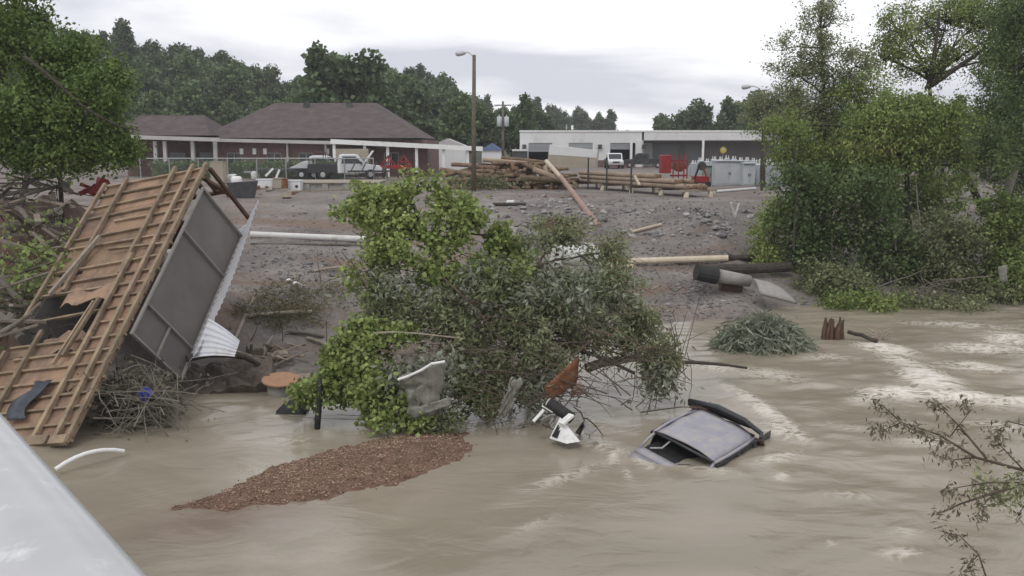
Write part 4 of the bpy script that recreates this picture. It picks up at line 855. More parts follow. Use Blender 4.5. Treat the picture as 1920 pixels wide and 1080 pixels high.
# ------------------------------------------------------------------ log pile
LG = 'logs in the heap beside the lamp pole'
def log(a, b, r, label, group, m='log_bark', nm='log'):
    t = thing(nm, label, 'log', (Vector(a) + Vector(b)) / 2 - Vector((0, 0, r)), group)
    d = (Vector(b) - Vector(a)); MB().tube([Vector(a), Vector(a) + d * .5 + Vector((0, 0, U(-.02, .02))), Vector(b)], [r, r * .97, r * .9], 10, cap=False).build('bark', m, t, smooth=True)
    for (c, s, rr) in ((a, -1, r), (b, 1, r * .9)): MB().lathe(Vector(c) + d.normalized() * (-.004 * s), [(rr * .99, 0), (rr * .6, .015), (rr * .2, .02)], 10, d.normalized() * s).build('cut_end', 'log_end', t)
pc = P(955, 348, 61)
for i in range(150):
    lay = i // 22; k = i % 22
    px = 846 + 10.5 * k + U(-7, 7) + 3 * (lay % 2); top = float(np.interp(px, [840, 880, 930, 1000, 1040, 1075], [2, 4, 6.2, 6.4, 5, 1.5]))
    if lay > top: continue
    c0 = P(px, 340, 60.2 + .25 * lay + U(-.7, .5)); c0.z = 3.10 + .255 * lay + U(-.05, .07)
    a = math.radians(R.choice((R.gauss(84, 16), R.gauss(95, 18), R.gauss(75, 20), R.gauss(25, 14), R.gauss(155, 12)))); d = Vector((math.cos(a), math.sin(a), U(-.12, .12))) * U(.9, 1.9)
    log(c0 - d * U(.15, .4), c0 + d * 1.1, U(.10, .17), 'brown cut log in the jumbled heap beside the lamp pole', LG)
for (a, b, r) in (((826, 318, 62), (905, 330, 60), .17), ((832, 330, 60.5), (900, 312, 63), .15), ((846, 308, 63), (930, 312, 63), .15), ((980, 306, 61), (1030, 332, 60), .15), ((1000, 318, 59.5), (1060, 340, 59), .2), ((975, 334, 58.6), (1052, 338, 59.4), .2), ((905, 300, 62), (990, 306, 62), .15), ((940, 296, 62.5), (1020, 304, 62), .14)):
    log(P(*a), P(*b), r, 'long tan log lying crosswise on the jumbled heap beside the lamp pole', 'long logs across the heap', R.choice(('pole_tan', 'log_bark', 'log_bark')))
log(P(1024, 302, 60), P(1058, 340, 58), .15, 'pale thick log propped against the end of the log heap', None, 'pole_cream')
MB().prism([P(1015, 320, 60.5), P(1024, 306, 60.5), P(1030, 330, 60.5)], (0, .1, 0)).build('splintered_wedge', 'pole_cream', None, 'pale splintered wedge of wood at the end of the log heap', 'wood wedge')
# brush under the log heap
ub = thing('weeds', 'low green weeds growing at the foot of the log heap', 'weeds', P(900, 352, 58.5)); quads('foliage', leaves([tuple(P(R.gauss(905, 35), R.gauss(343, 6), 58.2)) for i in range(220)], 6, .12, .13), 'leaf_olive', ub)
# ------------------------------------------------------------------ pole rack
rk = thing('pole_rack', 'steel and timber rack carrying long utility poles at the yard edge', 'rack', on(1200, 360))
ra0, ra1 = Vector(P(1296, 343, 50)), Vector(P(1062, 328, 63)); ra0.z = 3.55; ra1.z = 3.5
rdir = (ra1 - ra0).normalized(); rn = Vector((-rdir.y, rdir.x, 0)).normalized(); rn = rn if rn.y > 0 else -rn
for i, t in enumerate((.03, .2, .42, .66, .9)):
    for k, w in enumerate((0, 1.7)):
        q = ra0.lerp(ra1, t) + rn * w; g = H(q.x, q.y); MB().tube([(q.x, q.y, g - .5), (q.x, q.y, 3.32)], .15, 10).build('stub_post', 'pole_cream', rk, smooth=True)
    q = ra0.lerp(ra1, t); MB().beam(q + Vector((0, 0, -.17)) - rn * .3, q + Vector((0, 0, -.17)) + rn * 2.1, .18, .14).build('cross_beam', 'driftwood', rk)
for px, top in ((1102, 296), (1143, 295), (1193, 299)):
    t = (1296 - px) / 250; q = ra0.lerp(ra1, t) - rn * .12; tp = P(px, top, q.y); MB().beam((q.x, q.y, H(q.x, q.y) - .3), (q.x, q.y, tp.z), .1, .1).build('upright', 'dark_steel', rk)
RG = 'utility poles stacked on the rack'
for i in range(13):
    lay = 0 if i < 6 else (1 if i < 11 else 2); k = i - (0, 6, 11)[lay]; off = rn * (.05 + .3 * k + .15 * lay) + Vector((0, 0, .02 + .26 * lay)); s0 = U(.0, .08); s1 = U(.86, 1.02)
    log(ra0.lerp(ra1, s0 + (.25 if lay == 2 else 0) + (.12 if lay == 1 else 0)) + off, ra0.lerp(ra1, s1) + off, U(.13, .16), 'long smooth tan utility pole stacked on the rack at the yard edge', RG, 'pole_tan', 'stacked_pole')
MB().beam(P(1190, 330, 52.5), P(1199, 347, 52), .12, .1).build('splinter', 'pole_cream', None, 'pale slanting splinter hanging from the pole rack beam', 'splinter')
# overturned white trailer box behind the rack
bxy = 68.0
c = [P(1033, 271, bxy), P(1121, 282, bxy), P(1117, 314, bxy), P(1027, 314, bxy)]
vb = thing('box_trailer', 'tilted white and tan box trailer lying behind the pole rack', 'trailer', (c[0].x, bxy, 3.0))
md0, md1 = c[0].lerp(c[3], .45), c[1].lerp(c[2], .45)
MB().prism([c[0], c[1], md1, md0], (0, 2.2, 0)).build('upper_body', 'white_wall', vb, bevel=.02); MB().prism([md0 + Vector((0, .02, -.01)), md1 + Vector((0, .02, -.01)), c[2], c[3]], (0, 2.15, 0)).build('lower_body', 'tan_box', vb)
MB().beam(c[1] + Vector((.06, -.03, 0)), c[2] + Vector((.06, -.03, 0)), .1, .1).build('corner_post', 'galv', vb); MB().beam(c[1] + Vector((.1, 1, .1)), c[1] + Vector((-.25, 1, -1.3)), .08, .08).build('corner_post', 'galv', vb)
# ------------------------------------------------------------------ red machines near the rack
q = G(1262, 345, 3.0); rmx = thing('winch_machine', 'red steel winch machine with box housing and frame behind the pole rack', 'machine', q)
yy = q.y
def RX(a, b, c, d, dep=1.0, dy=0.0): return MB().span((P(a, 300, yy).x, yy + dy, P(1260, d, yy).z), (P(b, 300, yy).x, yy + dy + dep, P(1260, c, yy).z))
RX(1241, 1259, 291, 325, 1.3).build('housing', 'red_paint', rmx, bevel=.03)
for x in (1262, 1272, 1282, 1288): RX(x, x + 2, 288 + (x % 5), 340, .09).build('frame_post', 'red_paint', rmx)
for z in (300, 314, 328): RX(1259, 1290, z, z + 3, .12, .4).build('frame_bar', 'red_paint', rmx)
MB().lathe(P(1275, 312, yy + .3), [(.3, 0), (.42, .03), (.42, .1), (.2, .1), (.2, .6), (.42, .6), (.42, .66)], 16, Vector((0, 1, 0))).build('drum', 'rust', rmx)
q = G(1318, 350, 3.0); rp = thing('red_pump', 'small red wheeled pump unit with a dark wheel at the end of the pole rack', 'pump', q); yy = q.y
MB().span((P(1302, 300, yy).x, yy, 3.25), (P(1332, 300, yy).x, yy + .9, 3.75)).build('body', 'red_paint', rp, bevel=.06)
MB().lathe(P(1316, 311, yy), [(.1, -.05), (.28, -.05), (.32, 0), (.28, .1)], 16, Vector((0, 1, .1))).build('wheel', 'dark_steel', rp); MB().beam(P(1302, 335, yy), P(1313, 306, yy), .12, .12).build('lever', 'black_rubber', rp); MB().beam(P(1326, 335, yy), P(1316, 306, yy), .1, .1).build('stand', 'red_paint', rp)
for px in (1304, 1328): MB().lathe(P(px, 346, yy - .1), [(.06, 0), (.2, 0), (.22, .04), (.22, .12)], 12, Vector((0, 1, 0))).build('tyre', 'black_rubber', rp)
# ------------------------------------------------------------------ transformers
def padmount(px, pyb, w, h, l, m='xfmr', grp=None, pyb2=None):
    q = G(px, pyb, 3.0); t = thing('transformer_cabinet', l, 'transformer', q, grp)
    MB().box(q + Vector((0, .6, h / 2)), (w, 1.2, h)).build('body', m, t, bevel=.03)
    for s in (-1, 1): dd = MB().box(q + Vector((s * w * .245, -.012, h * .47)), (w * .46, .03, h * .8)).build('door', m, t, bevel=.01); MB().box(q + Vector((s * .06, -.04, h * .5)), (.04, .04, .2)).build('handle', 'dark_steel', dd)
    MB().box(q + Vector((0, .55, h + .035)), (w + .1, 1.35, .07)).build('lid', m, t, bevel=.015); return t
padmount(1367, 348, 2.05, 1.75, 'large pale grey transformer cabinet with twin doors beside the lamp pole')
padmount(1333, 345, .95, 1.35, 'green transformer cabinet next to the large pale grey one', 'xfmr_green')
padmount(1404, 349, .85, 1.6, 'narrow pale grey transformer cabinet between the large one and the lamp pole')
proto = None; spots = [(1300, 330, 1.35), (1312, 326, 1.5), (1325, 326, 1.4), (1338, 325, 1.6), (1350, 324, 1.55), (1362, 324, 1.65), (1375, 324, 1.6), (1388, 325, 1.5), (1400, 326, 1.55), (1412, 327, 1.5), (1418, 347, 1.7), (1426, 344, 1.72), (1440, 347, 1.7), (1452, 345, 1.7), (1463, 346, 1.6), (1446, 330, 1.75), (1458, 329, 1.6), (1472, 338, 1.5)]
for (px, py, h) in spots:
    q = G(px, py, 3.0)
    if proto is None:
        t = thing('transformer', 'tall pale grey finned transformer with bushings in the yard rows', 'transformer', (0, 0, 0), 'finned transformers in rows')
        MB().lathe((0, 0, 0), [(.3, 0), (.33, .05), (.33, 1.15), (.35, 1.16), (.35, 1.22), (.2, 1.27)], 14).build('tank', 'xfmr', t, smooth=False)
        for k in range(10): a = 2 * math.pi * k / 10; MB().box((math.cos(a) * .4, math.sin(a) * .4, .6), (.16, .02, .9), Matrix.Rotation(a, 3, 'Z')).build('fin', 'xfmr', t)
        for (x, y) in ((-.15, -.05), (.15, -.05), (0, .14)): MB().lathe((x, y, 1.24), [(.06, 0), (.075, .04), (.045, .08), (.07, .12), (.04, .17), (.055, .22), (.02, .3)], 8).build('bushing', 'lens', t)
        proto = t; t.location = q; t.scale = (1, 1, h / 1.4)
    else: copy_tree(proto, q, U(0, 6), (1, 1, h / 1.4))
# ------------------------------------------------------------------ flooded car
def Cc(px, py, z): return G(px, py, z)
rc = [Cc(1244, 808, .44), Cc(1325, 862, .17), Cc(1402, 817, .26), Cc(1318, 767, .50)]   # left, near, right, far corner of the roof
cc = (rc[0] + rc[1] + rc[2] + rc[3]) / 4
fx = ((rc[0] + rc[1]) / 2 - (rc[2] + rc[3]) / 2).normalized(); fz0 = (rc[1] - rc[0]).cross(rc[3] - rc[0]).normalized()
if fz0.z < 0: fz0 = -fz0
fz = (fz0 - fx * fz0.dot(fx)).normalized(); fy = fz.cross(fx)     # fx to the front, fy to the left of the car
car = thing('flooded_car', 'silver car sunk in the muddy river up to its dented roof', 'car', (cc.x, cc.y, -1.1))
def K(x, y, z): return cc + fx * x + fy * y + fz * z
RL, RWd = .78, .66
mb = MB()
def roof_pt(u, v):
    x = -RL + 2 * RL * u; y = -RWd + 2 * RWd * v; e = min(1, min(1 - abs(2 * v - 1), 1) * 5)
    z = .05 * (1 - (2 * v - 1) ** 2) + .02 * (1 - (2 * u - 1) ** 2) - .05 * (1 - e) ** 2 - .06 * math.exp(-((u - .4) / .2) ** 2 - ((v - .42) / .2) ** 2) + .035 * noise.noise(Vector((u * 3.3, v * 3.3, 4))) - .03 * math.exp(-((u - .25) / .15) ** 2 - ((v - .7) / .2) ** 2)
    return K(x, y, z)
rf = mb.slab(roof_pt, 19, 17, fz * -.03).build('roof', 'car_silver', car, smooth=True)
MB().lathe(K(.25, .02, .0), [(.035, 0), (.03, .05), (.008, .06)], 8, fz).build('antenna', 'black_rubber', rf)
# side rails over the doors and pillars
for s in (-1, 1):
    MB().tube([K(RL + .02, s * (RWd + .02), -.04), K(.3, s * (RWd + .05), -.03), K(-.4, s * (RWd + .05), -.03), K(-RL - .05, s * (RWd + .0), -.06)], .033, 8).build('roof_rail', 'car_silver' if s < 0 else 'car_silver', car, smooth=True)
    MB().tube([K(RL, s * RWd, -.05), K(RL + .2, s * (RWd + .03), -.14), K(RL + .38, s * (RWd + .06), -.29)], [.035, .025, .03], 8).build('windshield_pillar', 'car_silver', car, smooth=True)
    for x in (-.05, -.75): MB().tube([K(x, s * (RWd + .05), -.05), K(x - .03, s * (RWd + .16), -.55)], .05, 6).build('door_pillar', 'car_black', car, smooth=True)
    MB().slab(lambda u, v: K(-1.5 + 2.2 * u, s * (RWd + .06 + .06 * v), -.07 - .42 * v), 5, 3, fy * (-s * .015)).build('side_window', 'glass', car)
    MB().slab(lambda u, v: K(-2.2 + 4.2 * u, s * (RWd + .17 + .05 * math.sin(v * 3)), -.5 - .7 * v), 7, 4, fy * (-s * .04)).build('body_side', 'car_silver', car, smooth=True)
for s in (-1, 1):
    MB().tube([K(-RL - .1 + (2 * RL + .15) * k / 10, s * (RWd + .075 + U(-.01, .02)), -.075 + U(-.02, .015)) for k in range(11)], [.03 + U(-.008, .012) for k in range(11)], 6).build('window_seal', 'black_rubber', car, smooth=True)
MB().tube([K(-RL - .04 + U(-.02, .02), -RWd + 2 * RWd * k / 10, -.0 + U(-.02, .03)) for k in range(11)], [.045 + U(-.015, .02) for k in range(11)], 6).build('window_seal', 'black_rubber', car, smooth=True)
# broken windscreen opening: dark frame, cowl, black sheets for cabin shade, wiper
MB().tube([K(RL + .03, -RWd, -.035), K(RL + .06, 0, -.01), K(RL + .03, RWd, -.035)], .028, 8).build('windshield_header', 'car_black', car, smooth=True)
MB().slab(lambda u, v: K(RL + .34 + .15 * v + .04 * math.sin(u * 3.1), -.76 + 1.52 * u, -.27 - .06 * v + .02 * math.sin(u * 3.1)), 9, 3, fz * -.06).build('cowl', 'car_silver', car, smooth=True)
MB().slab(lambda u, v: K(RL + .5 + .7 * v, -.78 + 1.56 * u, -.36 - .4 * v + .05 * math.sin(u * 3.1)), 9, 5, fz * -.05).build('hood', 'car_silver', car, smooth=True)
MB().slab(lambda u, v: K(-RL + .1 + (2 * RL - .1) * v, -.62 + 1.24 * u, -.06), 3, 3, fz * -.02).build('headliner', 'black_rubber', car)  # lining blackened so the cabin below it reads as shaded
MB().slab(lambda u, v: K(-RL + .1 + (RL * 2 + .25) * v, -.66 + 1.32 * u, -.27 - .02 * v + .025 * noise.noise(Vector((u * 6, v * 6, 0)))), 11, 11, fz * -.1).build('cabin_shade', 'black_rubber', car)  # black sheet above the water, painted in as the shade inside the cabin
for s_ in (-.36, .36): MB().box(K(-.1, s_, -.25), (.3, .42, .25)).build('seat', 'black_rubber', car, bevel=.08)
MB().tube([K(RL + .3, -.55, -.25), K(RL + .2, -.35, -.18), K(RL + .02, -.3, -.06)], .02, 5).build('broken_trim', 'car_silver', car)
MB().tube([K(RL + .32, .1, -.25), K(RL + .2, .3, -.19), K(RL + .28, .45, -.25)], .02, 5).build('broken_trim', 'cloth_grey', car)
# crumpled tailgate: dark lifted hatch and trim
def gate(u, v): return K(-RL - .06 - .22 * v, -.86 + 1.72 * u, -.04 + .12 * math.sin(u * 5 + 1) * v - .13 * v + .05 * noise.noise(Vector((u * 6, v * 3, 0))))
MB().slab(gate, 13, 5, fz * -.05).build('tailgate', 'timber_dark', car, smooth=True)
MB().tube([K(-RL - .14, -.95, .02), K(-RL - .2, -.3, .14), K(-RL - .15, .35, .16), K(-RL - .02, .8, .12), K(-RL + .12, .86, .1)], [.05, .07, .06, .05, .035], 8).build('hatch_trim', 'car_black', car, smooth=True)
MB().tube([K(-RL - .3, -1.0, -.1), K(-RL - .42, -.3, -.05), K(-RL - .38, .4, -.02)], [.07, .09, .05], 8).build('bumper', 'black_rubber', car, smooth=True)
MB().slab(lambda u, v: K(-RL - .3 - 1.0 * v, -.78 + 1.56 * u, -.3 - .5 * v), 5, 3, fz * -.05).build('rear_body', 'car_silver', car)
for x in (-1.5, 1.45):
    for s in (-1, 1):
        w = MB().lathe(K(x, s * .62, -1.1), [(.2, 0), (.31, 0), (.33, .05), (.33, .17), (.3, .2)], 16, fy * s).build('wheel', 'black_rubber', car)
# ------------------------------------------------------------------ uprooted green tree and brush pile in the middle
PD = 20.5
root = G(930, 740, 0); root.z = -.1
gt = tree('uprooted_tree', 'uprooted tree with bright green broad leaves leaning up out of the brush pile', 'tree', tuple(root),
    [root, P(900, 640, 20.8), P(850, 540, 21), P(800, 450, 21.2), P(770, 370, 21.4)],
    [lb(735, 395, 21.2, 70, 42, .7, 112, 0.56), lb(690, 372, 21.3, 42, 30, .5, 52, 0.51), lb(870, 425, 20.8, 52, 45, .6, 82, 0.56), lb(795, 350, 21.6, 45, 26, .5, 37, 0.56), lb(720, 470, 20.8, 60, 40, .6, 67, 0.58), lb(805, 490, 20.6, 60, 45, .6, 67, 0.58), lb(900, 530, 20.2, 45, 55, .5, 52, 0.58), lb(965, 465, 21.2, 45, 30, .5, 33, 0.56), lb(850, 380, 21.4, 48, 22, .5, 33, 0.56), lb(655, 400, 21, 26, 22, .4, 21, 0.56), lb(770, 430, 20.7, 95, 34, .5, 67, 0.56), lb(985, 500, 20.8, 60, 26, .5, 37, 0.56), lb(690, 540, 20.6, 40, 45, .5, 33, 0.61), lb(920, 440, 21, 35, 35, .4, 30, 0.56)],
    'leaf_bright', lsize=.105, k=21, r0=.11, droop=.35, spread=.12, aspect=.42, sag=.15, tr=.045)
tree('uprooted_sapling', 'leafy bright green sapling spread low over the water left of the brush pile', 'tree', tuple(G(800, 790, -.1)),
    [G(800, 790, -.1), P(740, 740, 18.8), P(680, 690, 18.9), P(640, 650, 19.2)],
    [lb(650, 680, 19, 60, 52, .6, 210, .45), lb(610, 735, 18.8, 48, 32, .5, 125, .45), lb(715, 740, 18.5, 70, 48, .6, 196, .48), lb(735, 645, 19.2, 55, 35, .5, 70, .5), lb(755, 788, 17.9, 60, 24, .4, 98, .48), lb(575, 730, 19, 24, 18, .3, 36, .45), lb(685, 625, 19.4, 42, 30, .4, 77, .48)],
    'leaf_bright', lsize=.10, k=17, r0=.08, spread=.11, aspect=.42, sag=.2, tr=.05)
bp = tree('brush_pile', 'dense pile of flattened olive green willow brush stranded in midstream', 'brush', tuple(G(1000, 720, -.1)),
    [G(1000, 720, -.1), P(980, 640, 20.6), P(950, 560, 21), P(1010, 500, 21.6)],
    [lb(860, 615, 19.8, 95, 60, .8, 210, .44), lb(960, 600, 20.0, 95, 75, .9, 251, .44), lb(1060, 555, 21, 85, 65, .9, 237, .44), lb(1140, 550, 21.5, 75, 60, .8, 210, .44), lb(1050, 455, 22.3, 70, 36, .7, 98, .44), lb(1150, 480, 22.5, 50, 40, .6, 84, .44), lb(880, 740, 18.7, 75, 50, .6, 182, .44), lb(985, 700, 19.3, 75, 55, .7, 168, .44), lb(1120, 635, 20.5, 90, 40, .8, 154, .46), lb(1200, 620, 21, 50, 42, .6, 105, .44), lb(1240, 690, 19.8, 36, 55, .5, 125, .44), lb(780, 580, 20, 65, 50, .7, 140, .44), lb(830, 790, 17.9, 55, 18, .4, 62, .44), lb(715, 575, 20.2, 45, 50, .5, 98, .44), lb(920, 520, 21, 55, 36, .6, 98, .44)],
    'leaf_olive', lsize=.125, k=15, r0=.09, barkm='twig', droop=.6, spread=.12, aspect=.17, trunk_name='branches', crown_name='leaves', sag=.35, tr=.06)
tree('willow_bough', 'pale feathery willow bough flattened across the face of the brush pile', 'bough', tuple(G(960, 745, -.1)),
    [G(960, 745, -.1), P(950, 660, 19.4), P(970, 580, 19.9), P(1040, 520, 20.6)],
    [lb(860, 570, 19.6, 80, 45, .6, 84, .46), lb(960, 525, 20.2, 75, 40, .6, 84, .46), lb(1050, 590, 19.9, 75, 45, .6, 84, .46), lb(1130, 530, 20.9, 75, 40, .6, 77, .46), lb(1010, 660, 19.2, 65, 40, .5, 62, .5), lb(1185, 605, 20.3, 55, 40, .5, 62, .46), lb(910, 680, 18.9, 60, 40, .5, 56, .5), lb(1000, 455, 21.4, 60, 28, .5, 42, .5), lb(700, 500, 20.5, 42, 36, .4, 38, .48), lb(1245, 660, 19.9, 30, 45, .4, 38, .48)],
    'leaf_willow', lsize=.13, k=14, r0=.06, barkm='twig', droop=.8, spread=.12, aspect=.17, sag=.5, tr=.07, trunk_name='branches', crown_name='leaves')
tw = MB()
for i in range(300):
    px, py = R.gauss(975, 130), R.gauss(640, 90)
    if py < 430 or py > 815 or px < 640 or px > 1285: continue
    c0 = P(px, py, float(np.interp(py, [420, 810], [22, 17.9])) + U(-.9, .1))
    if c0.z < .05: continue
    d = Vector((R.gauss(.1, .55), R.gauss(0, .25), R.gauss(0, .3)))
    r_ = U(.006, .02); tw.tube(bez(c0 - d, c0 + d, (U(-.2, .2), U(-.1, .1), U(-.05, .25)), 5, .03), [r_, r_, r_ * .8, r_ * .6, r_ * .3], 4, cap=False)
for i in range(60):
    c0 = P(R.gauss(1235, 28), R.gauss(690, 40), 19.6 + U(-.5, .5)); d = Vector((R.gauss(0, .2), R.gauss(0, .2), R.gauss(0, .4))); tw.tube(bez(c0 - d, c0 + d, (U(-.2, .2), 0, 0), 4, .03), [.012, .01, .008, .004], 4, cap=False)
tw.build('dead_twigs', 'twig', bp)
quads('muddy_leaves', leaves([tuple(p) for (c, r, n, g) in (lb(1000, 560, 20.2, 180, 90, .9, 330, .5), lb(760, 560, 20.3, 90, 50, .7, 150, .5), lb(800, 720, 18.3, 80, 55, .5, 150, .5), lb(1000, 740, 18.8, 60, 45, .5, 90, .5), lb(1240, 720, 19.4, 34, 36, .4, 80, .4)) for p in lobe_points(c, r, n, g)], 7, .15, .15, .7, .2), 'leaf_silver', bp)
# large visible stems in the pile
for i, (a, b, r, l) in enumerate([((1100, 690, 20), (1215, 672, 20.6), .12, 'pale thick log wedged in the right side of the brush pile'), ((1040, 640, 20), (1190, 700, 19.6), .06, 'dark bent branch crossing the pale log in the brush pile'), ((940, 640, 19.3), (830, 520, 19.6), .035, 'long thin bare stem slanting across the brush pile face'), ((1255, 680, 20.2), (1400, 690, 22.2), .05, 'thin dark trunk trailing from the brush pile into the river'), ((700, 625, 18.9), (870, 635, 18.9), .025, 'thin yellowish cane lying across the green sapling'), ((1090, 480, 21), (1120, 530, 20.8), .035, 'short black branch in front of the white sacks'), ((690, 540, 19.6), (640, 470, 21), .02, 'dry drooping cane beside the uprooted green tree'), ((1165, 560, 20.7), (1230, 640, 20.2), .04, 'dark stem hanging down the right shoulder of the brush pile')]):
    pole('branch', ('bark_grey', 'bark', 'twig', 'bark', 'driftwood', 'bark', 'twig', 'bark')[i], P(*a), P(*b), r, l, 'branch', sag=U(.05, .25), n=7, jit=.03, r2=r * .6)
# debris caught in the pile
def sheetlet(name, m, pts, y, label, cat, amp=.06, nu=12, nv=12, th=.012, deep=0.0):
    a, b, c, d = [P(p[0], p[1], y + (p[2] if len(p) > 2 else 0)) for p in pts]; nn = (b - a).cross(d - a).normalized()
    sd = U(0, 50)
    def fn(u, v):
        p = (a * (1 - u) + b * u) * (1 - v) + (d * (1 - u) + c * u) * v
        return p + nn * amp * noise.fractal(Vector((u * 4 + sd, v * 4, 1)), 1, 2, 3) + Vector((amp * noise.noise(Vector((u * 3, v * 5, sd))), 0, amp * noise.noise(Vector((u * 5, sd, v * 3)))))
    return MB().slab(fn, nu, nv, nn * th).build(name, m, None, label, cat, smooth=True)
sheetlet('plastic_sheet', 'plastic_sheet', [(748, 706), (835, 676, -.1), (822, 775), (770, 778)], 17.6, 'dirty translucent plastic sheet draped over the branches above the gravel bar', 'plastic sheet', .13)
pole('sheet_hem', 'white_paint', P(746, 712, 17.5), P(834, 678, 17.4), .028, 'rolled white hem on top of the draped plastic sheet', 'cloth', sag=.05, jit=.04, n=8)
sheetlet('cloth_strip', 'plastic_sheet', [(765, 768), (842, 745), (846, 760), (775, 785)], 17.5, 'pale cloth strip hanging below the draped plastic sheet', 'cloth', .06, 8, 5)
sheetlet('plastic_tatter', 'plastic_sheet', [(958, 708), (980, 712), (950, 780), (930, 785)], 17.8, 'pale plastic tatter trailing into the water beside the black drum', 'plastic', .08)
sheetlet('rusty_sheet', 'rust', [(1022, 725, -.3), (1086, 668, .2), (1082, 722, .2), (1030, 752, -.3)], 18.4, 'rust brown steel sheet standing on edge in the water by the brush pile', 'steel sheet', .03, 8, 8, .03)
sheetlet('timber_scrap', 'pole_pink', [(1070, 735), (1088, 715), (1102, 738), (1072, 742)], 18.4, 'small reddish board end under the rust brown steel sheet', 'board', .02, 4, 4, .03)
dr = thing('black_drum', 'black pipe section with a pale round end cap at the foot of the brush pile', 'pipe', G(1040, 790, -.1)); a_, b_2 = P(1030, 755, 17.6), P(1072, 785, 17.3); dd = (b_2 - a_).normalized()
MB().tube([a_, a_ + dd * .3, b_2], [.11, .12, .12], 14).build('tube', 'black_rubber', dr, smooth=True); MB().lathe(a_ + dd * -.01 - dd * .02, [(.075, 0), (.085, .0), (.04, .015)], 14, -dd + Vector((0, -.7, .2))).build('end_cap', 'white_paint', dr)
wb = thing('foam_box', 'broken white crate with dark slots lying at the water edge of the brush pile', 'crate', G(1050, 822, -.1)); q = [P(1030, 822, 17.1), P(1050, 782, 17.2), P(1088, 828, 16.9), P(1062, 832, 16.8)]
MB().prism([q[0], q[1], q[2], q[3]], (.02, .15, -.05)).build('panel', 'white_paint', wb, bevel=.01)
for t in (.2, .4, .6): a = q[0].lerp(q[3], t * .6) + Vector((0, -.02, .02)); b = q[1].lerp(q[2], t * .3) + Vector((0, -.02, -.03)); MB().beam(a.lerp(b, .1), a.lerp(b, .75), .035, .02).build('slot', 'black_rubber', wb)
MB().beam(P(1052, 795, 17.0), P(1072, 778, 17.2), .14, .05).build('flap', 'white_paint', wb)
for i, (a, b) in enumerate((((1000, 790), (1020, 768)), ((1005, 800), (1035, 780)), ((1018, 762), (1034, 772)))): MB().beam(P(*a, 17.3), P(*b, 17.4), .09, .02).build('splinter', ('white_paint', 'plank_old', 'white_paint')[i], None, ('thin white splinter left of the broken white crate', 'grey board end left of the broken white crate', 'small white scrap above the broken white crate')[i], 'splinter')
fs_ = thing('folded_sheet', 'dark folded steel sheet poking out of the water beside the white crate', 'steel sheet', G(1095, 812, -.1)); a, b, c, d = P(1078, 812, 17.1), P(1094, 789, 17.3), P(1120, 806, 17.0), P(1106, 815, 16.8)
MB().slab(lambda u, v: (a * (1 - u) + b * u) * (1 - v) + (G(1088, 816, -.05) * (1 - u) + P(1096, 800, 17.0) * u) * v, 3, 3, (0, .02, 0)).build('plate', 'dark_steel', fs_); MB().slab(lambda u, v: (b * (1 - u) + c * u) * (1 - v) + (P(1096, 812, 16.9) * (1 - u) + d * u) * v, 3, 3, (0, .02, -.02)).build('plate', 'cloth_grey', fs_)
# items on top of the bank behind the pile
q = P(1043, 480, 24.0); cr_ = thing('plastic_crate', 'white slotted plastic crate on end behind the brush pile', 'crate', q - Vector((0, 0, .35)))
MB().box(q, (.3, .25, .6), Matrix.Rotation(.12, 3, 'Y')).build('shell', 'white_paint', cr_, bevel=.02)
for k in range(4): MB().box(q + Vector((-.02 + .015 * k, -.13, -.2 + .13 * k)), (.1, .02, .06)).build('slot', 'black_rubber', cr_)
for (px, w, l) in ((1075, .38, 'larger stuffed white sack behind the brush pile'), (1104, .34, 'smaller stuffed white sack next to the larger sack')):
    q = P(px, 478, 24.2); t = thing('sack', l, 'sack', q - Vector((0, 0, .3))); MB().lathe(q - Vector((0, 0, .28)), [(w * .7, 0), (w, .12), (w * 1.0, .35), (w * .75, .5), (w * .3, .58), (w * .35, .62)], 14).build('bag', 'white_wall', t, smooth=True); MB().lathe(q + Vector((0, 0, .3)), [(w * .3, 0), (w * .3, .03)], 10).build('tie', 'twig', t)
rb = thing('rusty_pipe', 'short rusty pipe end beside the butt of the cream utility pole', 'pipe', P(1150, 500, 26)); MB().tube([P(1140, 492, 25.8), P(1166, 490, 26.2)], .12, 12).build('tube', 'rust', rb); MB().beam(P(1156, 488, 26), P(1160, 520, 25.9), .12, .1).build('stub', 'rust', rb)
nh = thing('earth_clod', 'grey brown hump of roots and earth on the bank above the brush pile', 'earth', hit(1040, 430)); q = hit(1045, 432)
MB().slab(lambda u, v: q + Vector((-1.2 + 2.4 * u, -.7 + 1.4 * v, -.1 + .75 * math.sin(u * 3.14) * math.sin(v * 3.14) + .12 * noise.noise(Vector((u * 5, v * 5, 2))))), 12, 9, (0, 0, -.3)).build('earth', 'soil_root', nh, smooth=True)
quads('foliage', leaves([tuple(q + Vector((R.gauss(0, .7), R.gauss(0, .4), U(.2, .6)))) for i in range(120)], 6, .12, .14), 'leaf_olive', nh)
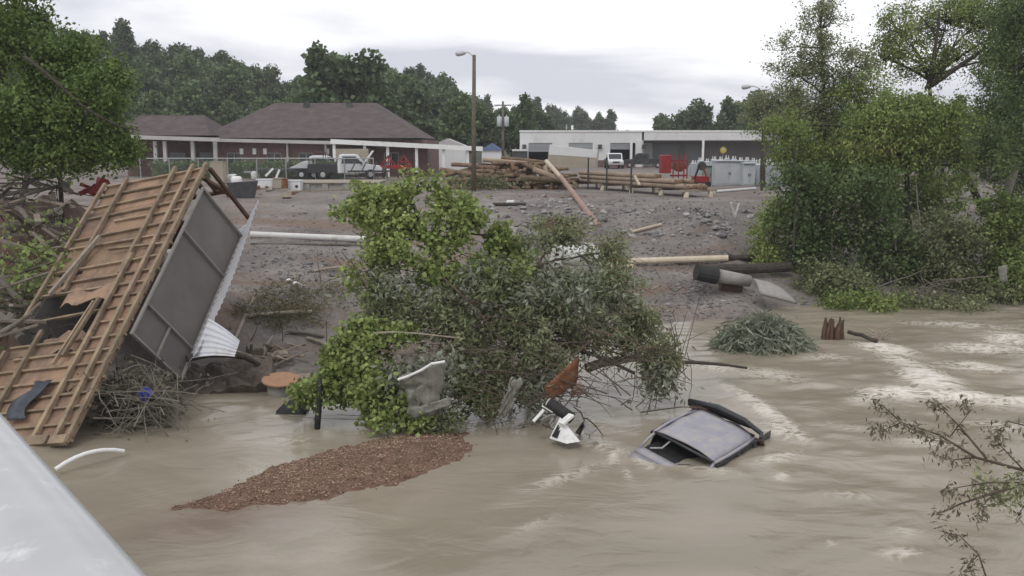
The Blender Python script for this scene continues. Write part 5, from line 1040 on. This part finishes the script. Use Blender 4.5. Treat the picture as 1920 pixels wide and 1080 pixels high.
# ------------------------------------------------------------------ right side of the river: willow clump, stump, root wad, culvert
wp = G(1432, 655, 0)
def grass_clump(name, label, base, rx, ry, h, n, m, cat):
    t = thing(name, label, cat, base); V = []
    b0 = np.array(base)
    for i in range(n):
        a = U(0, 6.28); r = math.sqrt(R.random()); p = b0 + np.array([rx * r * math.cos(a), ry * r * math.sin(a), h * (1 - r * r) * U(.45, 1)])
        V.append(p)
    quads('blades', leaves(V, 8, (.14, .12, .08), .30, .85, .075), m, t); mb = MB()
    for i in range(40):
        p = Vector(V[R.randint(0, n - 1)]); mb.tube(bez(Vector(base), p, (0, 0, .5), 5, .05), [.02, .018, .014, .01, .006], 4, cap=False)
    mb.build('stems', 'twig', t); return t
grass_clump('willow_bush', 'silvery grey green willow bush bent over in the middle of the river', (wp.x, wp.y + .2, -.05), 1.45, .85, 1.15, 900, 'leaf_silver', 'bush')
q = G(1562, 645, -.15); st = thing('stump', 'dark broken tree stump standing in the rapids beside the willow bush', 'stump', q)
mb = MB()
for i in range(17):
    a = U(0, 6.28); r = U(.05, .32); p = q + Vector((r * math.cos(a), r * math.sin(a) * .7, 0)); mb.tube([p, p + Vector((U(-.05, .05), U(-.05, .05), .4)), p + Vector((U(-.1, .1), 0, U(.55, .85)))], [U(.06, .11), .07, .025], 6)
mb.build('splintered_wood', 'soil_root', st)
pole('branch', 'bark', G(1590, 622, .25), G(1645, 640, .08), .06, 'dark branch lying in the rapids between the stump and the root fork', 'branch', jit=.03, sag=.05)
mb = MB(); q = G(1648, 638, 0)
for i in range(14): d = Vector((U(-.5, .5), U(-.2, .2), U(.05, .45))); mb.tube(bez(q, q + d, (0, 0, .1), 4, .03), [.045, .04, .03, .012], 5)
mb.build('root_fork', 'driftwood', None, 'pale fork of roots breaking the white water past the stump', 'roots')
cu = thing('culvert_pipe', 'pale culvert pipe with a black mouth lying on the bank under the trees', 'pipe', hit(1370, 545)); a_, b_2 = P(1345, 517, 32.5), P(1405, 527, 32.8)
MB().tube([a_, b_2], [.26, .22], 16).build('tube', 'concrete', cu, smooth=True); MB().tube([P(1305, 510, 32.3), P(1343, 517, 32.4)], [.3, .33], 14).build('mouth', 'black_rubber', cu); MB().span(hit(1372, 548) + Vector((-.4, 0, -.4)), hit(1372, 548) + Vector((.4, .5, .55))).build('footing', 'soil_root', cu)
a, b, c, d = P(1413, 522, 32.2), P(1440, 528, 32.4), P(1495, 568, 31.4), P(1425, 550, 31.4)
MB().slab(lambda u, v: (a * (1 - u) + b * u) * (1 - v) + (d * (1 - u) + c * u) * v + Vector((0, 0, .12 * math.sin(v * 3.1))), 8, 8, (0, .08, -.07)).build('slab', 'concrete', None, 'leaf shaped pale concrete slab sloping into the water beside the culvert', 'slab', smooth=True)
pole('fallen_trunk', 'bark', P(1310, 508, 33.2), P(1480, 500, 35), .2, 'dark thick trunk lying behind the culvert under the trees', 'trunk', jit=.05)
# ------------------------------------------------------------------ trees on the right bank
def gb(px, y):
    x = (px - 960) / F * y; return Vector((x, y, H(x, y) - .1))
RT = 'trees on the right bank'
b = gb(1545, 41)
tree('tall_tree', 'tall slender tree with a sparse feathery top above the right bank thicket', 'tree', tuple(b), [b, P(1548, 330, 41), P(1545, 180, 41), P(1540, 90, 41), P(1538, 30, 41)],
     [lb(1540, 55, 41, 48, 70, 1.2, 255, .5), lb(1490, 140, 41, 60, 45, 1.2, 187, .55), lb(1590, 175, 41, 60, 60, 1.5, 289, .45), lb(1520, 210, 41, 70, 55, 1.5, 374, .4), lb(1540, 115, 41, 55, 60, 1.2, 260, .4), lb(1605, 125, 41, 42, 36, 1.0, 110, .5), lb(1465, 95, 41, 30, 30, .6, 44, .5), lb(1560, 270, 40.5, 80, 60, 1.6, 476, .35)], 'leaf_olive', lsize=.10, k=17, r0=.12, spread=.17, droop=.2, aspect=.26, tr=.06)
b = gb(1700, 37)
tree('drooping_tree', 'broad tree with a drooping yellowish green crown full of pods at the water', 'tree', tuple(b), [b, P(1705, 430, 37), P(1700, 320, 37), P(1690, 240, 37)],
     [lb(1700, 215, 36.5, 100, 48, 1.8, 480, .25), lb(1630, 245, 36.3, 62, 42, 1.4, 250, .3), lb(1770, 240, 36.5, 58, 55, 1.5, 260, .3), lb(1690, 290, 36.3, 110, 50, 1.6, 360, .35), lb(1790, 310, 37, 45, 50, 1.2, 140, .4)], 'leaf_mid', lsize=.12, k=16, r0=.17, spread=.18, droop=1.0, sag=.6, aspect=.3)
quads('seed_pods', leaves([tuple(P(R.gauss(1650, 45), R.gauss(272, 14), 35.3 + U(-.3, .6))) for i in range(150)], 4, .12, .17, 1.6, .2), 'leaf_pod', bpy.data.objects['drooping_tree'], kind='stuff')
b = gb(1850, 46)
t = tree('limb_tree', 'large tree with dark forked limbs and an open airy crown over the right bank', 'tree', tuple(b), [b, P(1800, 300, 46), P(1745, 190, 46), P(1742, 150, 46)],
     [lb(1690, 60, 46, 62, 50, 1.8, 229, .5), lb(1730, 120, 46, 70, 45, 1.8, 229, .5), lb(1775, 40, 46, 75, 55, 2, 324, .45), lb(1850, 30, 46, 80, 60, 2.2, 445, .4), lb(1880, 110, 45, 70, 60, 2, 432, .4), lb(1790, 105, 46, 50, 40, 1.4, 121, .55), lb(1660, 110, 46, 40, 50, 1.2, 121, .5), lb(1910, 50, 45, 50, 70, 1.5, 324, .35)], 'leaf_mid', lsize=.11, k=15, r0=.2, spread=.2, droop=.3, aspect=.34)
lm = MB()
for pl, r in (([(1742, 158), (1750, 110), (1758, 60), (1762, 20)], .13), ([(1745, 160), (1790, 130), (1840, 95), (1905, 60)], .15), ([(1760, 150), (1775, 110), (1800, 60)], .08), ([(1735, 165), (1775, 140), (1812, 118)], .09), ([(1757, 70), (1735, 40), (1715, 20)], .05), ([(1840, 95), (1865, 50), (1870, 10)], .06)):
    lm.tube([P(a[0], a[1], 45) for a in pl], [r * (1 - .7 * i / (len(pl) - 1)) for i in range(len(pl))], 7)
lm.build('limbs', 'bark', t, smooth=True)
for i, (px, y, lobes, m, nm, l) in enumerate([
    (1900, 42, [(1880, 215, 70, 75, 420), (1860, 290, 70, 60, 380), (1915, 330, 50, 60, 220), (1905, 180, 50, 60, 240)], 'leaf_dark', 'dark_tree', 'dark leafy tree with a low crown at the far right of the bank'),
    (1960, 34, [(1925, 120, 60, 90, 320), (1935, 260, 50, 90, 300), (1915, 30, 60, 60, 220)], 'leaf_dark', 'dark_tree', 'dark tree leaning in from beyond the bank behind the slanting trunk'),
    (1435, 58, [(1430, 215, 45, 40, 200), (1460, 245, 50, 40, 200), (1475, 190, 40, 35, 140)], 'leaf_olive', 'small_tree', 'small olive tree standing behind the second lamp pole'),
    (1590, 39, [(1560, 330, 90, 60, 420), (1500, 300, 60, 60, 260), (1620, 330, 70, 60, 280), (1470, 245, 45, 40, 120), (1620, 200, 60, 70, 220)], 'leaf_mid', 'thicket_tree', 'dense green tree filling the middle of the right bank thicket'),
    ]):
    b = gb(px, y)
    tree(nm, l, 'tree', tuple(b), [b, P(px - 5, 420, y), P(px - 8, 320, y), P(px - 5, 240, y)], [lb(a, c, y + U(-1, .6), rx, ry, 1.5, int(n * 1.35), .3) for (a, c, rx, ry, n) in lobes], m, lsize=.11, k=15, r0=.13, spread=.18, droop=.5, aspect=.32)
SB = [(1450, 36.5, [(1450, 440, 42, 60, 260), (1440, 500, 35, 40, 130), (1470, 400, 40, 40, 130)], 'leaf_bright', 'bright yellow green shrub at the left end of the right bank thicket', .12),
      (1510, 36, [(1510, 400, 70, 70, 340), (1540, 470, 80, 60, 320), (1500, 350, 60, 50, 200)], 'leaf_dark', 'dark green shrub behind the leaf shaped concrete slab', .14),
      (1560, 34.5, [(1560, 520, 80, 40, 260), (1610, 555, 70, 25, 150), (1530, 545, 50, 25, 120)], 'leaf_olive', 'low olive scrub trailing into the water past the concrete slab', .13),
      (1640, 35, [(1640, 420, 80, 70, 380), (1680, 480, 90, 55, 320), (1620, 350, 60, 50, 200)], 'leaf_dark', 'dark tangled shrub under the drooping tree', .14),
      (1740, 35, [(1740, 510, 90, 45, 320), (1720, 560, 60, 22, 130), (1770, 440, 60, 55, 220)], 'leaf_olive', 'olive vine covered scrub hanging over the root tangle', .13),
      (1810, 35, [(1820, 480, 70, 70, 340), (1850, 540, 60, 35, 190), (1800, 580, 60, 18, 90)], 'leaf_olive', 'yellowish olive scrub before the bare muddy clearing', .13),
      (1890, 34.5, [(1890, 460, 55, 75, 330), (1900, 530, 50, 40, 200), (1880, 400, 45, 40, 160)], 'leaf_mid', 'green scrub round the foot of the slanting trunk', .14),
      (1600, 33.0, [(1590, 572, 60, 22, 130), (1650, 568, 50, 22, 110), (1540, 566, 40, 16, 70)], 'leaf_mid', 'low green scrub dipping its twigs into the river beside the concrete slab', .12),
      (1760, 33.0, [(1740, 580, 60, 22, 120), (1800, 572, 60, 22, 120), (1690, 566, 40, 18, 70)], 'leaf_olive', 'low olive scrub dipping into the river before the root tangle', .12),
      (1880, 33.6, [(1870, 556, 50, 24, 120), (1920, 550, 40, 24, 90)], 'leaf_olive', 'low olive scrub at the waterline below the slanting trunk', .12),
      (1700, 40, [(1700, 370, 80, 50, 260), (1760, 390, 50, 40, 130)], 'leaf_mid', 'mid green scrub behind the dark tangled shrub', .15)]
for (px, y, lobes, m, l, ls) in SB:
    b = gb(px, y)
    tree('shrub', l, 'shrub', tuple(b), [b, P(px, 560, y), P(px, 545, y)] if y < 34 else [b, P(px, 500 if y < 38 else 430, y), P(px, 440 if y < 38 else 390, y)], [lb(a, c, y + U(-.8, .5), rx, ry, 1.1, int(n * 1.3), .36) for (a, c, rx, ry, n) in lobes], m, lsize=ls, k=10, r0=.05, aspect=.3, spread=.16, droop=.6, sag=.3, trunk_name='stems', crown_name='foliage')
# bare stems, slanting trunk, rags
mb = MB(); mb.tube([gb(1872, 36), P(1885, 370, 36), P(1912, 290, 36), P(1935, 200, 36)], [.2, .17, .15, .12], 9); mb.build('slanting_trunk', 'bark_grey', None, 'brown bare trunk slanting up beside the muddy clearing at the right', 'trunk', smooth=True)
for (px0, py0, px1, py1, l) in ((1488, 470, 1494, 250, 'dark thin stem rising through the bright shrub'), (1590, 560, 1570, 430, 'dark stem at the back of the low olive scrub'), (1722, 430, 1716, 330, 'short dark trunk under the drooping crown with pods'), (1680, 470, 1684, 430, 'pale dead stub standing in the dark tangled shrub'), (1602, 555, 1604, 520, 'thin pale cane standing at the water edge scrub')):
    pole('stem', 'bark' if 'dark' in l[:6] else 'bark_grey', P(px0, py0, 34.5), P(px1, py1, 34.8), .04, l, 'stem', jit=.1, r2=.015, n=7)
rg = thing('root_tangle', 'washed out root tangle at the water edge of the right bank', 'roots', G(1705, 560, -.05)); mb = MB()
for i in range(30): c0 = P(R.gauss(1730, 40), R.gauss(552, 14), 33.3 + U(-.4, .4)); d = Vector((R.gauss(0, .6), R.gauss(0, .2), R.gauss(0, .35))); mb.tube(bez(c0 - d, c0 + d, (0, 0, .3), 5, .05), [.025, .022, .018, .012, .006], 5, cap=False)
mb.build('roots', 'bark_grey', rg)
sheetlet('plastic_bag', 'plastic_sheet', [(1872, 500), (1890, 495), (1888, 530), (1874, 528)], 32.8, 'pale plastic bag snagged in the scrub under the slanting trunk', 'bag', .06, 6, 6)
# muddy clearing planks at the right
for (a, b, l) in (((1740, 345), (1790, 349), 'pale board lying in the muddy clearing behind the scrub'), ((1785, 372), (1840, 376), 'long plank lying across the muddy clearing'), ((1850, 350), (1880, 362), 'short board end by the slanting trunk')): MB().beam(on(a[0], a[1], .08), on(b[0], b[1], .08), .2, .07).build('plank', 'plank_old', None, l, 'plank')
# ------------------------------------------------------------------ leafy tree at the left
b = Vector(P(-60, 400, 30)); b.z = H(b.x, b.y) - .1
lt = tree('leafy_tree', 'big leafy green tree overhanging the debris heap and the shed', 'tree', tuple(b), [b, P(-40, 300, 29.5), P(-10, 180, 29), P(20, 80, 29), P(30, -40, 29)],
     [lb(30, 60, 29, 70, 60, 2, 520, .3), lb(110, 130, 28.5, 70, 55, 1.6, 520, .32), lb(60, 210, 28, 90, 60, 1.8, 620, .3), lb(170, 190, 28, 65, 60, 1.4, 480, .33), lb(190, 260, 28, 55, 45, 1.2, 360, .33), lb(110, 285, 27.8, 80, 35, 1.2, 380, .36), lb(20, 280, 28, 60, 40, 1.2, 260, .36), lb(150, 100, 29, 40, 32, 1, 130, .42), lb(215, 150, 29, 30, 30, .8, 90, .42), lb(235, 290, 28, 25, 30, .7, 90, .4), lb(30, -40, 29, 60, 50, 1.5, 220, .3), lb(-60, 150, 29, 90, 120, 2, 400, .2)],
     'leaf_left', lsize=.115, k=15, r0=.2, spread=.17, droop=.6, aspect=.34, sag=.25, stems=.4)
mb = MB(); mb.tube([P(45, 105, 26.8), P(75, 128, 26.8), P(110, 158, 26.8), P(150, 195, 26.8), P(185, 218, 26.8), P(225, 237, 26.9), P(262, 245, 27)], [.05, .05, .045, .04, .035, .028, .015], 7); mb.tube([P(160, 203, 26.8), P(163, 222, 26.7)], [.03, .015], 5); mb.tube([P(110, 158, 26.8), P(100, 190, 26.8)], [.03, .015], 5); mb.build('bare_branch', 'bark', lt, smooth=True)
MB().tube([hit(120, 460), P(116, 400, 28), P(112, 320, 28.5), P(104, 250, 28.5)], [.09, .08, .07, .05], 7).build('sapling_stem', 'bark', None, 'thin dark stem standing in the debris heap under the leafy tree', 'stem', smooth=True)
# ------------------------------------------------------------------ weeds on the bank and dead stalks
wd = thing('weeds', 'brown flattened weeds growing on the bank beside the shed wall', 'weeds', hit(540, 580))
V = []
while len(V) < 800:
    px, py = U(440, 665), U(522, 632)
    if noise.noise(Vector((px * .02, py * .035, 4))) + .5 - ((px - 540) / 130) ** 2 - ((py - 572) / 52) ** 2 < U(-.5, .3): continue
    p = hit(px, py); V.append((p.x, p.y, p.z + U(.0, .16)))
quads('blades', leaves(V, 6, (.12, .12, .03), .17, -.1, .06), 'grass', wd)
for i in range(5):
    px, py = ((602, 530), (640, 500), (530, 640), (612, 640), (470, 640))[i]; p = on(px, py); pole('stalk', 'twig', p, P(px - (6, 22, 6, -4, -30)[i], py - (60, 45, 70, 50, 60)[i], p.y), .015, 'thin dead stalk standing on the bank between the shed and the green tree', 'stalk', 'dead stalks on the bank', jit=.04, r2=.006, n=5)
# ------------------------------------------------------------------ foreground branch from a tree standing beside the bridge
FBY = 6.2
fb = thing('overhanging_tree', 'dead leafed tree reaching bare brown twigs over the river from beside the bridge', 'tree', (5.6, 6.8, -.9))
mb = MB(); mb.tube([(5.6, 6.8, -.9), (5.5, 6.6, 1.2), (5.3, 6.4, 2.6), (5.1, 6.3, 4.2)], [.13, .11, .09, .05], 8)
BR = [([(2080, 900), (1920, 882), (1830, 858), (1760, 815), (1690, 792)], .022), ([(1850, 860), (1800, 800), (1770, 770), (1740, 750)], .012), ([(1830, 858), (1790, 862), (1740, 850)], .008), ([(1690, 792), (1660, 765), (1628, 745)], .009), ([(1690, 792), (1660, 805), (1630, 798)], .007), ([(2060, 900), (1930, 905), (1860, 925), (1800, 945), (1755, 965)], .02), ([(1930, 905), (1850, 905), (1790, 915), (1770, 930)], .009), ([(1870, 920), (1840, 950), (1830, 975)], .008), ([(2050, 910), (1930, 930), (1905, 975)], .01),
      ([(2000, 1130), (1850, 1085), (1835, 1040), (1800, 1005), (1760, 995)], .014), ([(1835, 1040), (1815, 1060), (1808, 1080)], .006), ([(1920, 882), (1880, 840), (1850, 800)], .008), ([(1780, 820), (1820, 770), (1800, 745)], .006), ([(1700, 800), (1750, 825), (1800, 835)], .007), ([(1930, 800), (1890, 790), (1865, 830)], .008), ([(2060, 890), (1980, 850), (1930, 800)], .014)]
LVs = []
for pl, r in BR:
    pp = [P(x, y, FBY + .12 * math.sin(x * .05)) for x, y in pl]; mb.tube(pp, [r * .75 * (1 - .75 * i / (len(pp) - 1)) for i in range(len(pp))], 6)
    for i in range(1, len(pp)):
        if pl[i][0] > 1925: continue
        for k in range(11):
            t = R.random(); c = pp[i - 1].lerp(pp[i], t)
            if i == len(pp) - 1 or R.random() < .3: LVs.append(tuple(c))
mb.tube([(5.4, 6.5, 2.0), P(2060, 900, FBY)], [.05, .03], 6); mb.tube([(5.55, 6.7, .9), P(2000, 1130, FBY)], [.04, .018], 6)
mb.build('branches', 'twig', fb, smooth=True)
quads('dead_leaves', leaves(LVs, 6, .03, .046, .9, .14), 'leaf_dead', fb)
quads('green_leaves', leaves([tuple(P(R.gauss(1890, 35), R.gauss(918, 16), FBY)) for i in range(70)], 6, .04, .05, .6, .2), 'leaf_olive', fb)
# ------------------------------------------------------------------ hill trees
def hill_proto(m, seed, tall):
    R.seed(seed); t = thing('hillside_tree', 'x', 'tree', (0, 0, 0), 'trees of the wooded hillside')
    trunk = [Vector((0, 0, -.5)), Vector((.1, 0, 5)), Vector((0, .1, 10 * tall))]
    LV = []; w = MB(); w.tube(trunk, [.28, .2, .08], 6)
    n = 9
    for i in range(n):
        a = i * 2.4 + U(-.4, .4); rr = U(.6, 2.6); z = 4.0 + (9.5 * tall - 4) * i / (n - 1); s = (1.15 - .55 * i / (n - 1)) if tall < 1.2 else (1 - .75 * i / (n - 1))
        c = Vector((rr * s * math.cos(a), rr * s * math.sin(a), z)); rad = (2.3 * s * U(.8, 1.2), 2.3 * s * U(.8, 1.2), 1.7 * U(.8, 1.15))
        pts, lines = lobe_sprays(c, rad, 130, .22, seed=seed + i)
        if pts: LV.append(leaves([tuple(p) for p in pts], 5, .28, .52, .2, .45)); w.tube([trunk[1].lerp(trunk[2], .2 + .6 * i / n), c], [.09, .03], 4, cap=False)
    w.build('trunk', 'bark', t); quads('crown', np.concatenate(LV), m, t); return t
protos = [hill_proto('leaf_hill', 3, 1.0), hill_proto('leaf_hill', 5, 1.1), hill_proto('leaf_hill_light', 8, .95), hill_proto('leaf_hill', 12, 1.3), hill_proto('leaf_hill_light', 15, 1.15)]
R.seed(99)
labels = ['round dark green tree in the wood on the hillside behind the buildings', 'dense dark green tree in the wood on the hillside behind the buildings', 'lighter green round tree in the wood on the hillside behind the buildings', 'tall dark narrow tree in the wood on the hillside behind the buildings', 'lighter green upright tree in the wood on the hillside behind the buildings']
used = [False] * 5
def put(i, loc, sc, label=None, group=True):
    if not used[i] and label is None: used[i] = True; o = protos[i]; o.location = loc; o.scale = (sc,) * 3; o.rotation_euler = (0, 0, U(0, 6)); o['label'] = labels[i]; return o
    o = copy_tree(protos[i], loc, U(0, 6), (sc * U(.92, 1.08), sc * U(.92, 1.08), sc), label or labels[i])
    o['group'] = 'trees of the wooded hillside' if label is None else 'trees standing round the yard'
    return o
for row, s in enumerate((1.0, .86, .72, .56, .38, .18)):
    px = -120 + 20 * (row % 2)
    while px < 1500:
        q = hill(px, s + U(-.05, .05)); D = q.y
        if not (row > 2 and px > 900) and not (row > 0 and px > 1180): put(R.choice((0, 0, 1, 1, 3) if row < 3 else (0, 1, 2, 2, 4, 4)), q - Vector((0, 0, .5)), U(.85, 1.18) * (1.0 if px < 1150 else .7))
        px += (5.6 if row < 3 else 6.8) * F / D * U(.75, 1.25)
MT = [(640, 118, 86, 0, 'tall broad tree rising behind the brick building roof', 1.0), (690, 120, 100, 1, 'second broad tree joined to the tall one behind the brick building', 1.0), (605, 122, 125, 3, 'narrower tree on the hill side of the tall broad tree', 1), (725, 126, 135, 0, 'lower round tree at the canopy side of the tall broad tree', 1), (775, 140, 150, 1, 'dark tree behind the slim utility pole', 1), (820, 150, 165, 0, 'dark tree behind the pale grey shed', 1), (860, 128, 178, 4, 'light green tree behind the lamp pole', 1), (905, 130, 196, 1, 'dark tree left of the utility pole with cans', 1), (985, 128, 178, 3, 'tall narrow tree behind the corner of the white warehouse', 1), (960, 135, 205, 0, 'round tree behind the utility pole with cans', 1), (1020, 170, 206, 0, 'low round tree above the first roller door roof', 1),
      (1240, 190, 213, 2, 'small pale tree above the middle of the warehouse roof', .8), (1275, 160, 205, 0, 'dark round tree above the loading bay roof', 1), (1305, 158, 187, 1, 'taller dark tree above the loading bay roof', 1), (1345, 175, 212, 3, 'narrow dark tree above the warehouse roof before the second lamp', .8), (1375, 150, 183, 0, 'dark tree behind the second lamp pole', 1), (1410, 145, 172, 1, 'taller dark tree beyond the second lamp pole', 1), (1460, 140, 180, 0, 'dark tree behind the end of the warehouse', 1), (1520, 120, 200, 1, 'dark tree behind the right bank thicket', 1), (1600, 110, 190, 0, 'large dark tree in the gap of the right bank thicket', 1), (1690, 105, 185, 1, 'dark tree beyond the drooping tree', 1), (1780, 100, 180, 3, 'dark narrow tree beyond the muddy clearing', 1), (1860, 95, 175, 0, 'dark round tree beyond the muddy clearing', 1), (1940, 95, 170, 1, 'dark tree at the far edge of the muddy clearing', 1)]
for (px, y, top, i, l, w) in MT:
    b = Vector(((px - 960) / F * y, y, 2.9)); tz = P(px, top, y).z; o = put(i, b, (tz - 2.9) / ((11.2, 12.2, 10.8, 14, 12.6)[i]), l)
for k, px in enumerate(range(1560, 1960, 40)):
    y = 70 + 6 * (k % 3); b = Vector(((px - 960) / F * y, y, 2.9)); put((0, 1, 2)[k % 3], b, U(.42, .6), 'low bushy tree in the row beyond the muddy clearing')
# ------------------------------------------------------------------ overhead wires
for (a, b, l) in (((200, 135, 150), (590, 165, 165), 'upper overhead wire crossing the wooded hillside'), ((200, 142, 150), (590, 170, 165), 'lower overhead wire crossing the wooded hillside'), ((753, 217, 125), (943, 196, 95), 'overhead wire between the two utility poles behind the canopy')):
    pole('overhead_wire', 'wire', P(*a), P(*b), .02, l, 'wire', sag=-1.2, n=5, steps=9)
# ------------------------------------------------------------------ damp air
m = bpy.data.materials.new('haze'); m.use_nodes = True; nt = m.node_tree; nt.nodes.clear(); o_ = nt.nodes.new('ShaderNodeOutputMaterial'); pv = nt.nodes.new('ShaderNodeVolumePrincipled')
pv.inputs['Color'].default_value = (.93, .95, 1, 1); pv.inputs['Density'].default_value = .00038; nt.links.new(pv.outputs[0], o_.inputs['Volume']); MATS['haze'] = m
hz = MB().span((-700, -60, -2.5), (700, 640, 75)).build('haze', 'haze', None, kind='stuff', label='thin damp haze over the valley', cat='haze')
